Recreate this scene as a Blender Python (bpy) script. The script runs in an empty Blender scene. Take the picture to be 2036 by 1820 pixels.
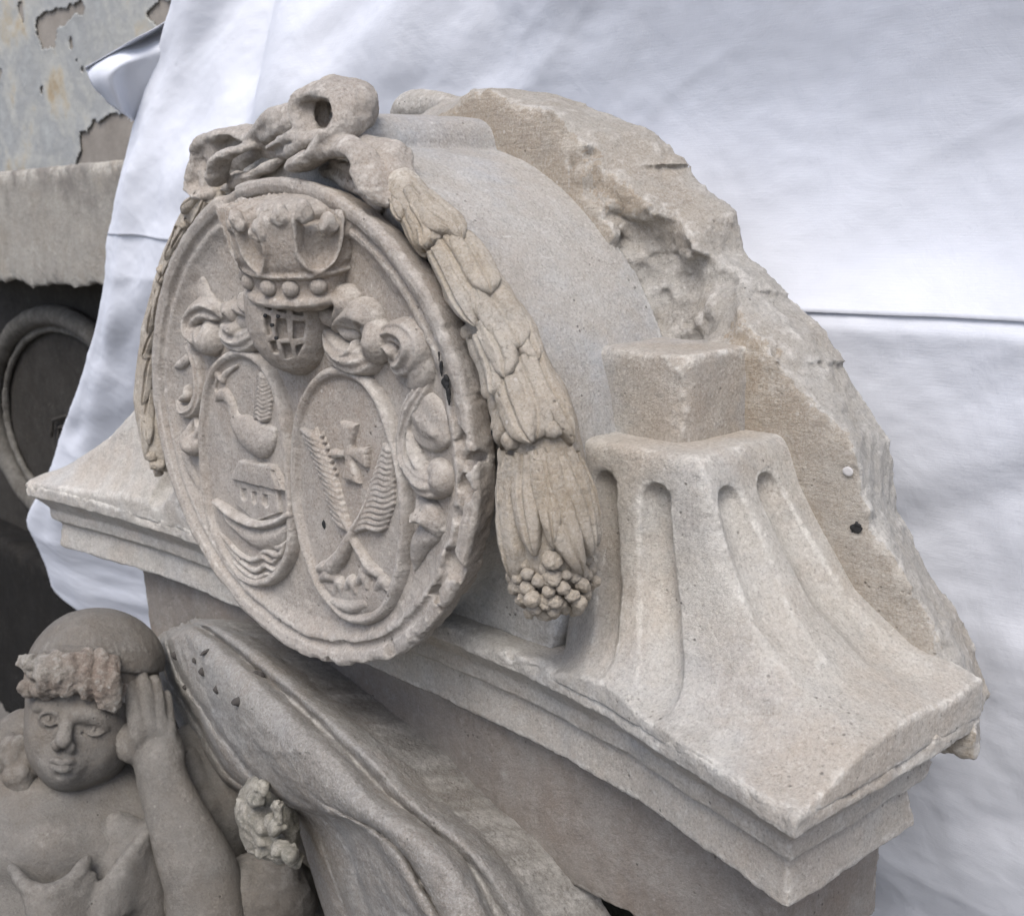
import bpy, math, random
import numpy as np
from mathutils import Matrix, Vector
random.seed(7); rng = np.random.default_rng(7)
S = bpy.context.scene

# ------------------------------------------------------------------ camera, sky, sun, exposure
CAM = np.array([1.25840857, -0.7727386, 0.27119741])
RC = np.array([[0.68181634, -0.13833064, 0.71832522],
               [0.73095324, 0.16759269, -0.66152857],
               [-0.02887638, 0.97610313, 0.21538066]])
FPX = 2336.766
cd = bpy.data.cameras.new('camera'); cam = bpy.data.objects.new('camera', cd); S.collection.objects.link(cam)
cd.sensor_width = 36; cd.lens = FPX / 2036 * 36; cd.clip_start = 0.02; cd.clip_end = 200
M = Matrix([list(RC[i]) + [CAM[i]] for i in range(3)] + [[0, 0, 0, 1]]); cam.matrix_world = M
S.camera = cam
cd.dof.use_dof = True; cd.dof.focus_distance = 1.25; cd.dof.aperture_fstop = 13.0
SUN_EL, SUN_AZ = math.radians(55), math.radians(147)       # azimuth of the sun, clockwise from +y
w = bpy.data.worlds.new('World'); S.world = w; w.use_nodes = True
nt = w.node_tree; nt.nodes.clear()
sky = nt.nodes.new('ShaderNodeTexSky'); sky.sky_type = 'NISHITA'; sky.sun_disc = False
sky.sun_elevation = SUN_EL; sky.sun_rotation = SUN_AZ; sky.air_density = 0.7; sky.dust_density = 3.0; sky.ozone_density = 1.0
bg = nt.nodes.new('ShaderNodeBackground'); bg.inputs['Strength'].default_value = 0.148
wo = nt.nodes.new('ShaderNodeOutputWorld')
nt.links.new(sky.outputs[0], bg.inputs[0]); nt.links.new(bg.outputs[0], wo.inputs[0])
sl = bpy.data.lights.new('sun', 'SUN'); sl.energy = 1.5; sl.angle = math.radians(35); sl.color = (1.0, 0.975, 0.945)
so = bpy.data.objects.new('sun', sl); S.collection.objects.link(so)
sd = Vector((math.sin(SUN_AZ) * math.cos(SUN_EL), math.cos(SUN_AZ) * math.cos(SUN_EL), math.sin(SUN_EL)))
so.rotation_euler = sd.to_track_quat('Z', 'Y').to_euler()
S.view_settings.view_transform = 'Standard'; S.view_settings.look = 'None'
S.view_settings.exposure = 0.62; S.view_settings.gamma = 1
S.render.engine = 'CYCLES'; S.cycles.use_denoising = True; S.cycles.max_bounces = 6

# ------------------------------------------------------------------ pixel picks -> points on real planes
CROP = dict(P=(0, 0, 1), a=(278.4, 308.2, .34180), b=(278.4, 671.0, .38236), c=(775.4, 571.6, .38236), d=(1093.5, 646.2, .4643),
            e=(695.9, 124.3, .43945), f=(0, 1143.3, .37194), g=(546.8, 1242.7, .53711), h=(0, 0, .68279), i=(24.85, 845.0, .27311),
            j=(1441.5, 1342.1, .29199), m=(372.8, 149.1, .31738), k=(278.36, 273.4, .38236), l=(745.6, 397.7, .30044), q=(0, 1193.0, .2458))
def px(c, x, y):
    o = CROP[c]; return o[0] + o[2] * x, o[1] + o[2] * y
def ray(c, x, y):
    X, Y = px(c, x, y)
    v = RC @ np.array([X - 1018, 910 - Y, -FPX]); return v / np.linalg.norm(v)
def on(c, x, y, ax, val):
    r = ray(c, x, y); return CAM + r * (val - CAM[ax]) / r[ax]
def dist(c, x, y, t):
    return CAM + ray(c, x, y) * t

# ------------------------------------------------------------------ numpy tools
TB = rng.random((32, 32, 32)).astype(np.float32) * 2 - 1
def vnoise(x, y, z):
    ix = np.floor(x).astype(np.int32); iy = np.floor(y).astype(np.int32); iz = np.floor(z).astype(np.int32)
    fx = (x - ix).astype(np.float32); fy = (y - iy).astype(np.float32); fz = (z - iz).astype(np.float32)
    fx = fx * fx * (3 - 2 * fx); fy = fy * fy * (3 - 2 * fy); fz = fz * fz * (3 - 2 * fz)
    a, b = ix & 31, (ix + 1) & 31; c, d = iy & 31, (iy + 1) & 31; e, f = iz & 31, (iz + 1) & 31
    L = lambda p, q, t: p + (q - p) * t
    return L(L(L(TB[a, c, e], TB[b, c, e], fx), L(TB[a, d, e], TB[b, d, e], fx), fy),
             L(L(TB[a, c, f], TB[b, c, f], fx), L(TB[a, d, f], TB[b, d, f], fx), fy), fz)
def facet(x, y, z, f, s=0.0):      # creased noise: flat planes meeting in edges, for broken stone
    x, y, z = np.broadcast_arrays(x, y, z); w1 = .35 * vnoise(x * f * .5 + s, y * f * .5, z * f * .5)
    x = (x * .8 + y * .6) * f + w1 + s; y_ = (y * .8 - z * .5) * f - w1; z = (z * .85 + x * .0) * f + w1
    y = y_; ix = np.floor(x).astype(np.int32); iy = np.floor(y).astype(np.int32); iz = np.floor(z).astype(np.int32); fx, fy, fz = x - ix, y - iy, z - iz
    a, b, c, d, e, g = ix & 31, (ix + 1) & 31, iy & 31, (iy + 1) & 31, iz & 31, (iz + 1) & 31; L = lambda p, q, t: p + (q - p) * t
    return np.minimum(L(L(TB[a, c, e], TB[b, c, e], fx), L(TB[a, d, e], TB[b, d, e], fx), fy), L(L(TB[a, c, g], TB[b, c, g], fx), L(TB[a, d, g], TB[b, d, g], fx), fy) + .25 * (fz - .5)).astype(np.float32)
def fbm(x, y, z, f, oc=3, s=0.0, g=.5):
    r = 0; am = 1; t = 0
    for o in range(oc):
        r = r + am * vnoise(x * f + 7.3 * o + s, y * f + 3.1 * o + s * 1.7, z * f + 11.9 * o - s); t += am; f *= 2.03; am *= g
    return r / t
def smin(a, b, k):
    k = np.maximum(k, 1e-6)
    h = np.maximum(k - np.abs(a - b), 0) / k
    return np.minimum(a, b) - h * h * k * .25
def smax(a, b, k): return -smin(-a, -b, k)
def interp(x, xs, ys):
    return np.interp(x, xs, ys).astype(np.float32) if xs[0] < xs[-1] else np.interp(x, xs[::-1], ys[::-1]).astype(np.float32)
def poly2(px_, py_, pts):
    pts = np.array(pts, float); d = np.full(px_.shape, 1e9, np.float32); s = np.ones(px_.shape, np.float32)
    n = len(pts); j = n - 1
    for i in range(n):
        ex, ey = pts[j] - pts[i]; wx = px_ - pts[i, 0]; wy = py_ - pts[i, 1]
        t = np.clip((wx * ex + wy * ey) / (ex * ex + ey * ey + 1e-12), 0, 1)
        d = np.minimum(d, (wx - ex * t) ** 2 + (wy - ey * t) ** 2)
        c1 = py_ >= pts[i, 1]; c2 = py_ < pts[j, 1]; c3 = ex * wy > ey * wx
        s = np.where((c1 & c2 & c3) | (~c1 & ~c2 & ~c3), -s, s); j = i
    return (s * np.sqrt(d)).astype(np.float32)
def spline(pts, n=8):
    P = np.array(pts, float)
    if len(P) < 3:
        t = np.linspace(0, 1, n + 1)[:, None]; return P[0] * (1 - t) + P[-1] * t
    Q = np.vstack([2 * P[0] - P[1], P, 2 * P[-1] - P[-2]]); out = []
    for i in range(len(P) - 1):
        p0, p1, p2, p3 = Q[i:i + 4]
        for t in np.linspace(0, 1, n, endpoint=False):
            out.append(.5 * ((2 * p1) + (-p0 + p2) * t + (2 * p0 - 5 * p1 + 4 * p2 - p3) * t * t + (-p0 + 3 * p1 - 3 * p2 + p3) * t ** 3))
    out.append(P[-1]); return np.array(out)

# ------------------------------------------------------------------ signed distance volumes -> mesh (surface nets)
class Vol:
    def __init__(s, lo, hi, h):
        s.lo = np.array(lo, float); s.h = h; s.n = np.ceil((np.array(hi) - s.lo) / h).astype(int) + 1
        s.F = np.full(s.n, .05, np.float32)
        s.ax = [(s.lo[i] + h * np.arange(s.n[i])).astype(np.float32) for i in range(3)]
    def sub(s, lo, hi):
        a = np.clip(np.floor((np.array(lo) - s.lo) / s.h).astype(int), 0, s.n); b = np.clip(np.ceil((np.array(hi) - s.lo) / s.h).astype(int) + 1, 0, s.n)
        sl_ = tuple(slice(a[i], b[i]) for i in range(3))
        return sl_, s.ax[0][sl_[0]][:, None, None], s.ax[1][sl_[1]][None, :, None], s.ax[2][sl_[2]][None, None, :]
    def put(s, f, lo=None, hi=None, k=0, op='+'):
        if lo is None: lo, hi = s.lo, s.lo + s.h * s.n
        sl_, X, Y, Z = s.sub(lo, hi)
        if min(s.F[sl_].shape) == 0: return
        d = np.broadcast_to(f(X, Y, Z), s.F[sl_].shape).astype(np.float32)
        if op == '+': s.F[sl_] = smin(s.F[sl_], d, k)
        elif op == '-': s.F[sl_] = smax(s.F[sl_], -d, k)
        else: s.F[sl_] = smax(s.F[sl_], d, k)
    def ell(s, c, r, k=.004, R=None, op='+'):
        c = np.array(c, float); r = np.array(r if np.ndim(r) else [r] * 3, float); m = r.max() + k + 3 * s.h
        def f(X, Y, Z):
            X, Y, Z = X - c[0], Y - c[1], Z - c[2]
            if R is not None:
                X, Y, Z = (R[0][0] * X + R[0][1] * Y + R[0][2] * Z, R[1][0] * X + R[1][1] * Y + R[1][2] * Z, R[2][0] * X + R[2][1] * Y + R[2][2] * Z)
            q = np.sqrt((X / r[0]) ** 2 + (Y / r[1]) ** 2 + (Z / r[2]) ** 2); q2 = np.sqrt((X / r[0] ** 2) ** 2 + (Y / r[1] ** 2) ** 2 + (Z / r[2] ** 2) ** 2)
            return q * (q - 1) / np.maximum(q2, 1e-6)
        s.put(f, c - m, c + m, k, op)
    def cap(s, a, b, ra, rb, k=.004, op='+', sq=None):
        a = np.array(a, float); b = np.array(b, float); m = max(ra, rb) * (max(sq[1], 1) if sq else 1) + k + 3 * s.h
        ab = b - a; L = ab @ ab + 1e-12
        def f(X, Y, Z):
            t = np.clip(((X - a[0]) * ab[0] + (Y - a[1]) * ab[1] + (Z - a[2]) * ab[2]) / L, 0, 1)
            dx, dy, dz = X - a[0] - ab[0] * t, Y - a[1] - ab[1] * t, Z - a[2] - ab[2] * t
            d2 = dx * dx + dy * dy + dz * dz
            if sq is not None:            # sq = (unit axis, stretch): wider along the axis
                u = np.array(sq[0]); pr = dx * u[0] + dy * u[1] + dz * u[2]
                d2 = d2 - pr * pr * (1 - 1 / sq[1] ** 2)
            return np.sqrt(np.maximum(d2, 0)) - (ra + (rb - ra) * t)
        s.put(f, np.minimum(a, b) - m, np.maximum(a, b) + m, k, op)
    def chain(s, pts, rad, k=.004, op='+', n=5, sq=None):
        P = spline(np.c_[np.array(pts, float), np.array(rad, float) if np.ndim(rad) else np.full(len(pts), rad)], n)
        for i in range(len(P) - 1): s.cap(P[i, :3], P[i + 1, :3], max(P[i, 3], 1e-4), max(P[i + 1, 3], 1e-4), k, op, sq)
    def polygons(s):
        F = s.F; 
        for a in range(3):      # closed at the border of the box
            sl_ = [slice(None)] * 3
            for e in (0, -1): sl_[a] = e; F[tuple(sl_)] = np.maximum(F[tuple(sl_)], s.h)
        n = s.n; ins = F < 0
        c = np.zeros(n - 1, np.int8)
        for i in (0, 1):
            for j in (0, 1):
                for k in (0, 1): c += ins[i:n[0] - 1 + i, j:n[1] - 1 + j, k:n[2] - 1 + k]
        idx = np.argwhere((c > 0) & (c < 8)); N = len(idx)
        V = np.empty((N, 2, 2, 2), np.float32)
        for i in (0, 1):
            for j in (0, 1):
                for k in (0, 1): V[:, i, j, k] = F[idx[:, 0] + i, idx[:, 1] + j, idx[:, 2] + k]
        acc = np.zeros((N, 3), np.float32); cnt = np.zeros(N, np.float32)
        for a in range(3):
            for i in (0, 1):
                for j in (0, 1):
                    o0 = [i, j]; o0.insert(a, 0); o1 = [i, j]; o1.insert(a, 1)
                    v0 = V[:, o0[0], o0[1], o0[2]]; v1 = V[:, o1[0], o1[1], o1[2]]; m = (v0 < 0) != (v1 < 0)
                    t = np.where(m, v0 / np.where(m, v0 - v1, 1), 0)
                    p = np.tile(np.array(o0, np.float32), (N, 1)); p[:, a] = t; acc += p * m[:, None]; cnt += m
        ver = (idx + acc / cnt[:, None]) * s.h + s.lo
        ids = np.full(n - 1, -1, np.int32); ids[tuple(idx.T)] = np.arange(N)
        Q = []
        for a in range(3):
            b, d = (a + 1) % 3, (a + 2) % 3
            s0 = [slice(None)] * 3; s1 = [slice(None)] * 3; s0[a] = slice(0, n[a] - 1); s1[a] = slice(1, n[a])
            A = ins[tuple(s0)]; B = ins[tuple(s1)]
            e = np.argwhere(A != B); e = e[(e[:, b] > 0) & (e[:, b] < n[b] - 1) & (e[:, d] > 0) & (e[:, d] < n[d] - 1)]
            fl = A[tuple(e.T)]
            def g(ob, od):
                q = e.copy(); q[:, b] -= ob; q[:, d] -= od; return ids[tuple(q.T)]
            q = np.stack([g(1, 1), g(0, 1), g(0, 0), g(1, 0)], 1); q[~fl] = q[~fl][:, ::-1]; Q.append(q)
        Q = np.concatenate(Q); return ver, Q[(Q >= 0).all(1)]

def mk(name, V, Q, mat, parent=None, smooth=True, disp=()):
    V = np.ascontiguousarray(V, np.float32); Q = np.ascontiguousarray(Q, np.int32); k = Q.shape[1]
    me = bpy.data.meshes.new(name); me.vertices.add(len(V)); me.vertices.foreach_set('co', V.ravel())
    me.loops.add(Q.size); me.loops.foreach_set('vertex_index', Q.ravel())
    me.polygons.add(len(Q)); me.polygons.foreach_set('loop_start', np.arange(0, Q.size, k, dtype=np.int32))
    me.polygons.foreach_set('use_smooth', np.full(len(Q), smooth)); me.update(calc_edges=True)
    if len(disp):
        N = np.empty(len(V) * 3, np.float32); me.vertex_normals.foreach_get('vector', N); N = N.reshape(-1, 3)
        d = np.zeros(len(V), np.float32)
        for it in disp:
            if callable(it): d += it(V[:, 0], V[:, 1], V[:, 2], N)
            else: amp, fr, oc = it; d += amp * fbm(V[:, 0], V[:, 1], V[:, 2], fr, oc, fr * .37)
        V = V + N * d[:, None]; me.vertices.foreach_set('co', V.ravel()); me.update()
    if len(V) > 1500 and k == 4 and smooth:
        E_ = np.concatenate([Q[:, [0, 1]], Q[:, [1, 2]], Q[:, [2, 3]], Q[:, [3, 0]]]); a, b = E_[:, 0], E_[:, 1]; n = len(V)
        cnt = np.maximum(np.bincount(a, minlength=n), 1).astype(np.float32); U = V.astype(np.float64).copy()
        el = np.linalg.norm(V[a[:4000]] - V[b[:4000]], axis=1).mean()
        for _ in range(8): U = np.stack([np.bincount(a, U[b, c], minlength=n) for c in range(3)], 1) / cnt[:, None]
        N = np.empty(n * 3, np.float32); me.vertex_normals.foreach_get('vector', N); N = N.reshape(-1, 3)
        c = ((V - U) * N).sum(1) / (el * .42); wv = np.clip(c - .12, 0, 1).astype(np.float32); nz = fbm(V[:, 0], V[:, 1], V[:, 2], 34, 4, 2.)
        wv = np.clip(wv * (.75 + 2.4 * nz), 0, 1)
        V = V - N * (wv * el * .45 * (.4 + np.abs(fbm(V[:, 0], V[:, 1], V[:, 2], 150, 2, 5.)) * 2))[:, None]; me.vertices.foreach_set('co', V.astype(np.float32).ravel()); me.update()
        at = me.attributes.new('wear', 'FLOAT', 'POINT'); at.data.foreach_set('value', wv)
    o = bpy.data.objects.new(name, me); S.collection.objects.link(o); me.materials.append(mat)
    if parent is not None: o.parent = parent
    return o
def thing(name, label, cat, loc=(0, 0, 0), group=None):
    o = bpy.data.objects.new(name, None); S.collection.objects.link(o); o.empty_display_size = .05
    o['label'] = label; o['category'] = cat
    if group: o['group'] = group
    return o

# ------------------------------------------------------------------ materials
def nodes(mat):
    mat.use_nodes = True; t = mat.node_tree; t.nodes.clear(); return t
def stone(name, c1, c2, c3, light=(.60, .56, .51), bump=1.0, stain=None, wear=.5, speck=1.0, blue=0.0, dark=None, tool=0.0):
    m = bpy.data.materials.new(name); t = nodes(m); N = t.nodes.new; Lk = t.links.new
    out = N('ShaderNodeOutputMaterial'); b = N('ShaderNodeBsdfPrincipled'); Lk(b.outputs[0], out.inputs[0])
    b.inputs['Roughness'].default_value = .93; b.inputs['Specular IOR Level'].default_value = .18
    co = N('ShaderNodeTexCoord').outputs['Object']
    def noise(sc, det=4, ro=.6, off=0, vec=None):
        n = N('ShaderNodeTexNoise'); n.inputs['Scale'].default_value = sc; n.inputs['Detail'].default_value = det; n.inputs['Roughness'].default_value = ro
        mp = N('ShaderNodeMapping'); mp.inputs['Location'].default_value = (off, off * 1.3, -off); Lk(vec or co, mp.inputs[0])
        Lk(mp.outputs[0], n.inputs['Vector']); return n.outputs['Fac']
    def ramp(v, a, b_, c0=(0, 0, 0, 1), c1_=(1, 1, 1, 1)):
        if a > b_: a, b_, c0, c1_ = b_, a, c1_, c0
        r = N('ShaderNodeValToRGB'); r.color_ramp.elements[0].position = a; r.color_ramp.elements[1].position = b_
        r.color_ramp.elements[0].color = c0; r.color_ramp.elements[1].color = c1_; Lk(v, r.inputs[0]); return r.outputs[0]
    def mix(f, A, B, mode='MIX'):
        x = N('ShaderNodeMix'); x.data_type = 'RGBA'; x.blend_type = mode
        if isinstance(f, float): x.inputs[0].default_value = f
        else: Lk(f, x.inputs[0])
        for i, q in ((6, A), (7, B)):
            if isinstance(q, tuple): x.inputs[i].default_value = (*q[:3], 1)
            else: Lk(q, x.inputs[i])
        return x.outputs[2]
    def mul(a, k):
        x = N('ShaderNodeMath'); x.operation = 'MULTIPLY'; Lk(a, x.inputs[0])
        if isinstance(k, float): x.inputs[1].default_value = k
        else: Lk(k, x.inputs[1])
        return x.outputs[0]
    warm = lambda c: (c[0], c[1] * .998, c[2] * .955)
    c1, c2, c3, light = warm(c1), warm(c2), warm(c3), warm(light)
    col = mix(ramp(noise(4.2, 6, .62, 1), .34, .68), c1, c2)
    col = mix(mul(ramp(noise(7, 7, .68, 5), .46, .78), .8), col, c3)
    if stain: col = mix(mul(ramp(noise(3.2, 7, .72, 9), .46, .74), .75), col, stain)
    if blue: col = mix(mul(ramp(noise(6, 7, .65, 13), .48, .80), blue), col, (.395, .455, .53))
    # chalky dust and scratches
    st = N('ShaderNodeMapping'); st.inputs['Scale'].default_value = (8, 8, 1.2); st.inputs['Rotation'].default_value = (.3, .5, .2); Lk(co, st.inputs[0])
    col = mix(mul(ramp(noise(9, 9, .8, 3, st.outputs[0]), .50, .86), .30), col, light)
    col = mix(mul(ramp(noise(24, 10, .85, 17), .49, .70), .68), col, light)
    col = mix(mul(ramp(noise(15, 10, .85, 61), .49, .72), .58), col, tuple(v * .56 for v in c1))
    col = mix(mul(ramp(noise(2.2, 8, .7, 71), .50, .62), .38), col, tuple(v * q for v, q in zip(c3, (.92, .86, .78))))
    sc_ = N('ShaderNodeMapping'); sc_.inputs['Scale'].default_value = (60, 12, 9); sc_.inputs['Rotation'].default_value = (.9, .2, .7); Lk(co, sc_.inputs[0])
    col = mix(mul(ramp(noise(2.6, 5, .6, 77, sc_.outputs[0]), .66, .74), .55), col, tuple(min(1, v * 1.12) for v in light))
    # fine grain, light and dark
    g = noise(300, 4, .8, 2); g2 = noise(120, 6, .85, 6)
    col = mix(mul(ramp(g, .53, .68), .62 * max(.6, speck)), col, light)
    col = mix(mul(ramp(g, .47, .32), .62 * max(.6, speck)), col, tuple(v * .45 for v in c1))
    col = mix(mul(ramp(g2, .54, .70), .45 * max(.6, speck)), col, tuple(min(.85, v * 1.08) for v in light))
    col = mix(mul(ramp(g2, .46, .30), .45 * max(.6, speck)), col, tuple(v * .5 for v in c2))
    vo = N('ShaderNodeTexVoronoi'); vo.inputs['Scale'].default_value = 95; Lk(co, vo.inputs['Vector'])
    pit = mul(ramp(vo.outputs['Distance'], .20, .06), ramp(noise(14, 3, .6, 31), .55, .62))
    col = mix(mul(pit, .75), col, tuple(v * .4 for v in c1))
    vo2 = N('ShaderNodeTexVoronoi'); vo2.inputs['Scale'].default_value = 60; Lk(co, vo2.inputs['Vector'])
    fl = mul(ramp(vo2.outputs['Distance'], .16, .08), ramp(noise(11, 3, .6, 41), .56, .62))
    col = mix(mul(fl, .55 * min(1., speck)), col, (.66, .64, .60))
    if wear:
        ge = N('ShaderNodeAttribute'); ge.attribute_name = 'wear'
        col = mix(mul(mul(ramp(ge.outputs['Fac'], .05, .75), ramp(noise(70, 9, .85, 23), .42, .62)), min(1., wear * 1.5)), col, tuple(min(1, v * 1.22) for v in light))
    if dark: col = mix(mul(ramp(noise(2.6, 6, .7, 51), .5, .62), .9), col, dark)
    Lk(col, b.inputs['Base Color'])
    hh = N('ShaderNodeMath'); hh.operation = 'ADD'; Lk(mul(noise(55, 9, .80, 7), 1.3), hh.inputs[0]); Lk(mul(noise(260, 5, .8, 8), .42), hh.inputs[1])
    if tool:
        tm = N('ShaderNodeMapping'); tm.inputs['Rotation'].default_value = (0, math.radians(-35), 0); tm.inputs['Scale'].default_value = (14, 14, 260); Lk(co, tm.inputs[0])
        tn = N('ShaderNodeTexNoise'); tn.inputs['Scale'].default_value = 1; tn.inputs['Detail'].default_value = 3; Lk(tm.outputs[0], tn.inputs['Vector'])
        ha = N('ShaderNodeMath'); ha.operation = 'MULTIPLY_ADD'; Lk(tn.outputs['Fac'], ha.inputs[0]); ha.inputs[1].default_value = tool; Lk(hh.outputs[0], ha.inputs[2]); hh = ha
    h2 = N('ShaderNodeMath'); h2.operation = 'SUBTRACT'; Lk(hh.outputs[0], h2.inputs[0]); Lk(mul(pit, .5), h2.inputs[1])
    bp = N('ShaderNodeBump'); bp.inputs['Strength'].default_value = .85; bp.inputs['Distance'].default_value = .0060 * bump
    Lk(h2.outputs[0], bp.inputs['Height']); Lk(bp.outputs[0], b.inputs['Normal'])
    return m
ST = stone('pale_limestone', (.415, .375, .345), (.455, .425, .40), (.42, .355, .305), light=(.57, .545, .52), blue=.12)
ST_TOP = stone('dusty_limestone', (.485, .455, .42), (.53, .51, .485), (.49, .42, .365), light=(.68, .665, .64), blue=.4)
ST_PLATE = stone('ochre_limestone', (.415, .365, .315), (.46, .435, .405), (.40, .325, .24), light=(.58, .56, .53), bump=1.0, stain=(.38, .325, .26), tool=.28)
ST_FRAC = stone('pale_broken_limestone', (.44, .415, .385), (.50, .485, .465), (.42, .37, .32), light=(.64, .625, .61), bump=1.3, blue=.25)
ST_BLOCK = stone('stained_limestone', (.44, .415, .385), (.50, .485, .465), (.46, .39, .33), light=(.68, .665, .64), blue=.9, dark=(.27, .275, .29))
ST_DRUM = stone('limewashed_limestone', (.47, .45, .43), (.52, .52, .52), (.45, .405, .37), light=(.66, .66, .665), blue=.95)
ST_GAR = stone('ochre_carved_limestone', (.45, .40, .345), (.50, .47, .435), (.40, .32, .225), light=(.58, .55, .51), wear=.8)
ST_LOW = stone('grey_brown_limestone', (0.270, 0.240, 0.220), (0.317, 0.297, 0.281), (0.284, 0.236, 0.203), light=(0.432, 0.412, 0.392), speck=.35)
ST_DARK = stone('shade_dark_stone', (.035, .032, .029), (.05, .046, .042), (.03, .027, .024), light=(.08, .076, .07), speck=.35)  # shade of the neighbouring recess put into a near-black colour
def plain(name, c, rough=.9):
    m = bpy.data.materials.new(name); t = nodes(m); out = t.nodes.new('ShaderNodeOutputMaterial'); b = t.nodes.new('ShaderNodeBsdfPrincipled')
    n = t.nodes.new('ShaderNodeTexNoise'); n.inputs['Scale'].default_value = 150; n.inputs['Detail'].default_value = 5
    r = t.nodes.new('ShaderNodeValToRGB'); r.color_ramp.elements[0].color = (*[v * .6 for v in c], 1); r.color_ramp.elements[1].color = (*[min(1, v * 1.3) for v in c], 1)
    t.links.new(n.outputs['Fac'], r.inputs[0]); t.links.new(r.outputs[0], b.inputs['Base Color']); b.inputs['Roughness'].default_value = rough
    t.links.new(b.outputs[0], out.inputs[0]); return m
PITCH_HOLE = plain('black_pitch_and_hole_shade', (.012, .012, .012), .7)  # pitch marks; also stands for the shade inside holes
PAINT = plain('white_paint_spot', (.50, .49, .48))
#@@BODY
# ================================================================== the carved pediment block
ZC = -0.2329
ped = thing('carved_pediment', 'pale carved limestone pediment with oval coat of arms, half drum and fluted flares', 'stone carving')

# --- cornice: plan outline with a stepped profile
PL = [(.763, -.012), (.647, .017), (.56, .036), (.489, .054), (.35, .072), (.199, .08), (-.494, .078), (-.70, .062), (-.83, .045), (-.988, .022), (-1.01, .06),
      (-1.01, .30), (.775, .30), (.775, .27)]
def cornice(X, Y, Z):
    x2, y2 = np.broadcast_arrays(X[:, :, 0], Y[:, :, 0]); D = poly2(x2, y2, PL)[:, :, None]
    D = D + .0035 * fbm(x2, y2, x2 * 0, 14, 3)[:, :, None]
    zz = Z - ZC
    o = interp(zz[0, 0], [-.145, -.133, -.128, -.085, -.080, -.074, -.060, -.055, -.048, -.032, -.028, -.024, 0], [.046, .046, .043, .050, .044, .034, .033, .035, .030, .016, .012, .003, .000])[None, None, :]
    ch = np.exp(-(D / .012) ** 2 - (zz / .012) ** 2)                   # chips along the arris
    n = fbm(X, Y, Z, 38, 4) + .6 * fbm(X, Y, Z, 9, 2, 5.)
    d = smax(D + o, zz, .004); d = smax(d, -(zz + .133) + .004 * fbm(X, Y, Z, 25, 3), .003)
    return d * .85 + ch * np.clip(n + .25, 0, 1) * .013
v = Vol((-1.04, -.04, -.385), (.81, .31, -.215), .0028); v.put(cornice)
rb = random.Random(4); edge = [(.763, -.012), (.647, .017), (.489, .054), (.35, .072), (.199, .08)]; E2 = [(.765, .0), (.77, .10), (.773, .20), (.775, .28)]
for i in range(34):
    P_ = spline(edge if i < 18 else E2, 12); q = P_[rb.randrange(len(P_))]; r_ = rb.uniform(.003, .010) * (1.5 if i >= 18 else 1); q_ = np.array([q[0], q[1] - .003 if i < 18 else q[1], ZC + rb.uniform(-.004, .004)])
    if i >= 18: q_[0] += .004
    v.put(lambda X, Y, Z: np.sqrt((X - q_[0]) ** 2 + (Y - q_[1]) ** 2 + ((Z - q_[2]) * 1.2) ** 2) - r_ + .010 * facet(X, Y, Z, 50, 1. + i) + .004 * fbm(X, Y, Z, 60, 2), q_ - r_ * 2.5, q_ + r_ * 2.5, .002, '-')
mk('cornice', *v.polygons(), ST_TOP, ped, disp=[(.0016, 55, 4), (.0016, 9, 2)])

# --- recessed block under the cornice
def lower(X, Y, Z):
    d = smax(smax(np.abs(X + .067) - .708, np.abs(Y - .25) - .105, .004), np.abs(Z + .452) - .100, .004)
    return d + .006 * fbm(X, Y, Z, 12, 4)
v = Vol((-.80, .12, -.58), (.72, .38, -.34), .0045); v.put(lower)
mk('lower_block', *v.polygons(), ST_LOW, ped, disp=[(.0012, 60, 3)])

# --- drum (half barrel) with the raised keystone slab on its crown
def drum(X, Y, Z):
    r = np.hypot(X, Z + .05) - .398
    key = smax(smax(np.hypot(X, Z + .05) - .430, np.abs(X) - .103, .035), -(Z - .2), 0)
    d = smin(r + 0 * Y, key + 0 * Y, .002)
    yf = .052 + .06 * np.clip((-.02 - Z) / .14, 0, 1)
    d = smax(smax(d, yf - Y, .006), Y - .30, .002)
    d = smax(d, -(Z + .236), .002)
    q = (np.sqrt((X / .322) ** 2 + (Z / .274) ** 2) - 1) * .29
    return smin(d, smax(q, np.abs(Y - .08) - .055, .004), .004)
v = Vol((-.42, .02, -.31), (.42, .31, .40), .0035); v.put(drum)
mk('drum', *v.polygons(), ST_DRUM, ped, disp=[(.0012, 45, 4), (.003, 6, 2), lambda x, y, z, N: .0006 * fbm(x * .25, y * .25, z * 3, 60, 3)])

# --- back plate: worked front face, rough broken rim, big bite
PF = [(-.80, -.30), (-.79, -.19), (-.68, -.10), (-.62, 0), (-.55, .10), (-.42, .24), (-.28, .33), (-.12, .375), (-.03, .385), (.01, .402), (.05, .415), (.09, .413), (.207, .372), (.266, .335), (.285, .30), (.344, .262),
      (.42, .20), (.475, .155), (.547, .085), (.632, .032), (.652, -.037), (.688, -.089), (.712, -.126), (.755, -.185), (.775, -.23), (.79, -.30)]
PB = [(-.76, -.34), (-.74, -.19), (-.64, -.10), (-.58, 0), (-.50, .10), (-.38, .22), (-.25, .31), (-.12, .40), (-.09, .425), (-.02, .42), (.02, .42), (.109, .408), (.18, .385), (.268, .352), (.36, .285), (.408, .247), (.41, .205),
      (.47, .158), (.531, .118), (.571, .055), (.612, .0), (.630, -.077), (.683, -.158), (.72, -.21), (.735, -.26), (.70, -.34)]
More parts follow.
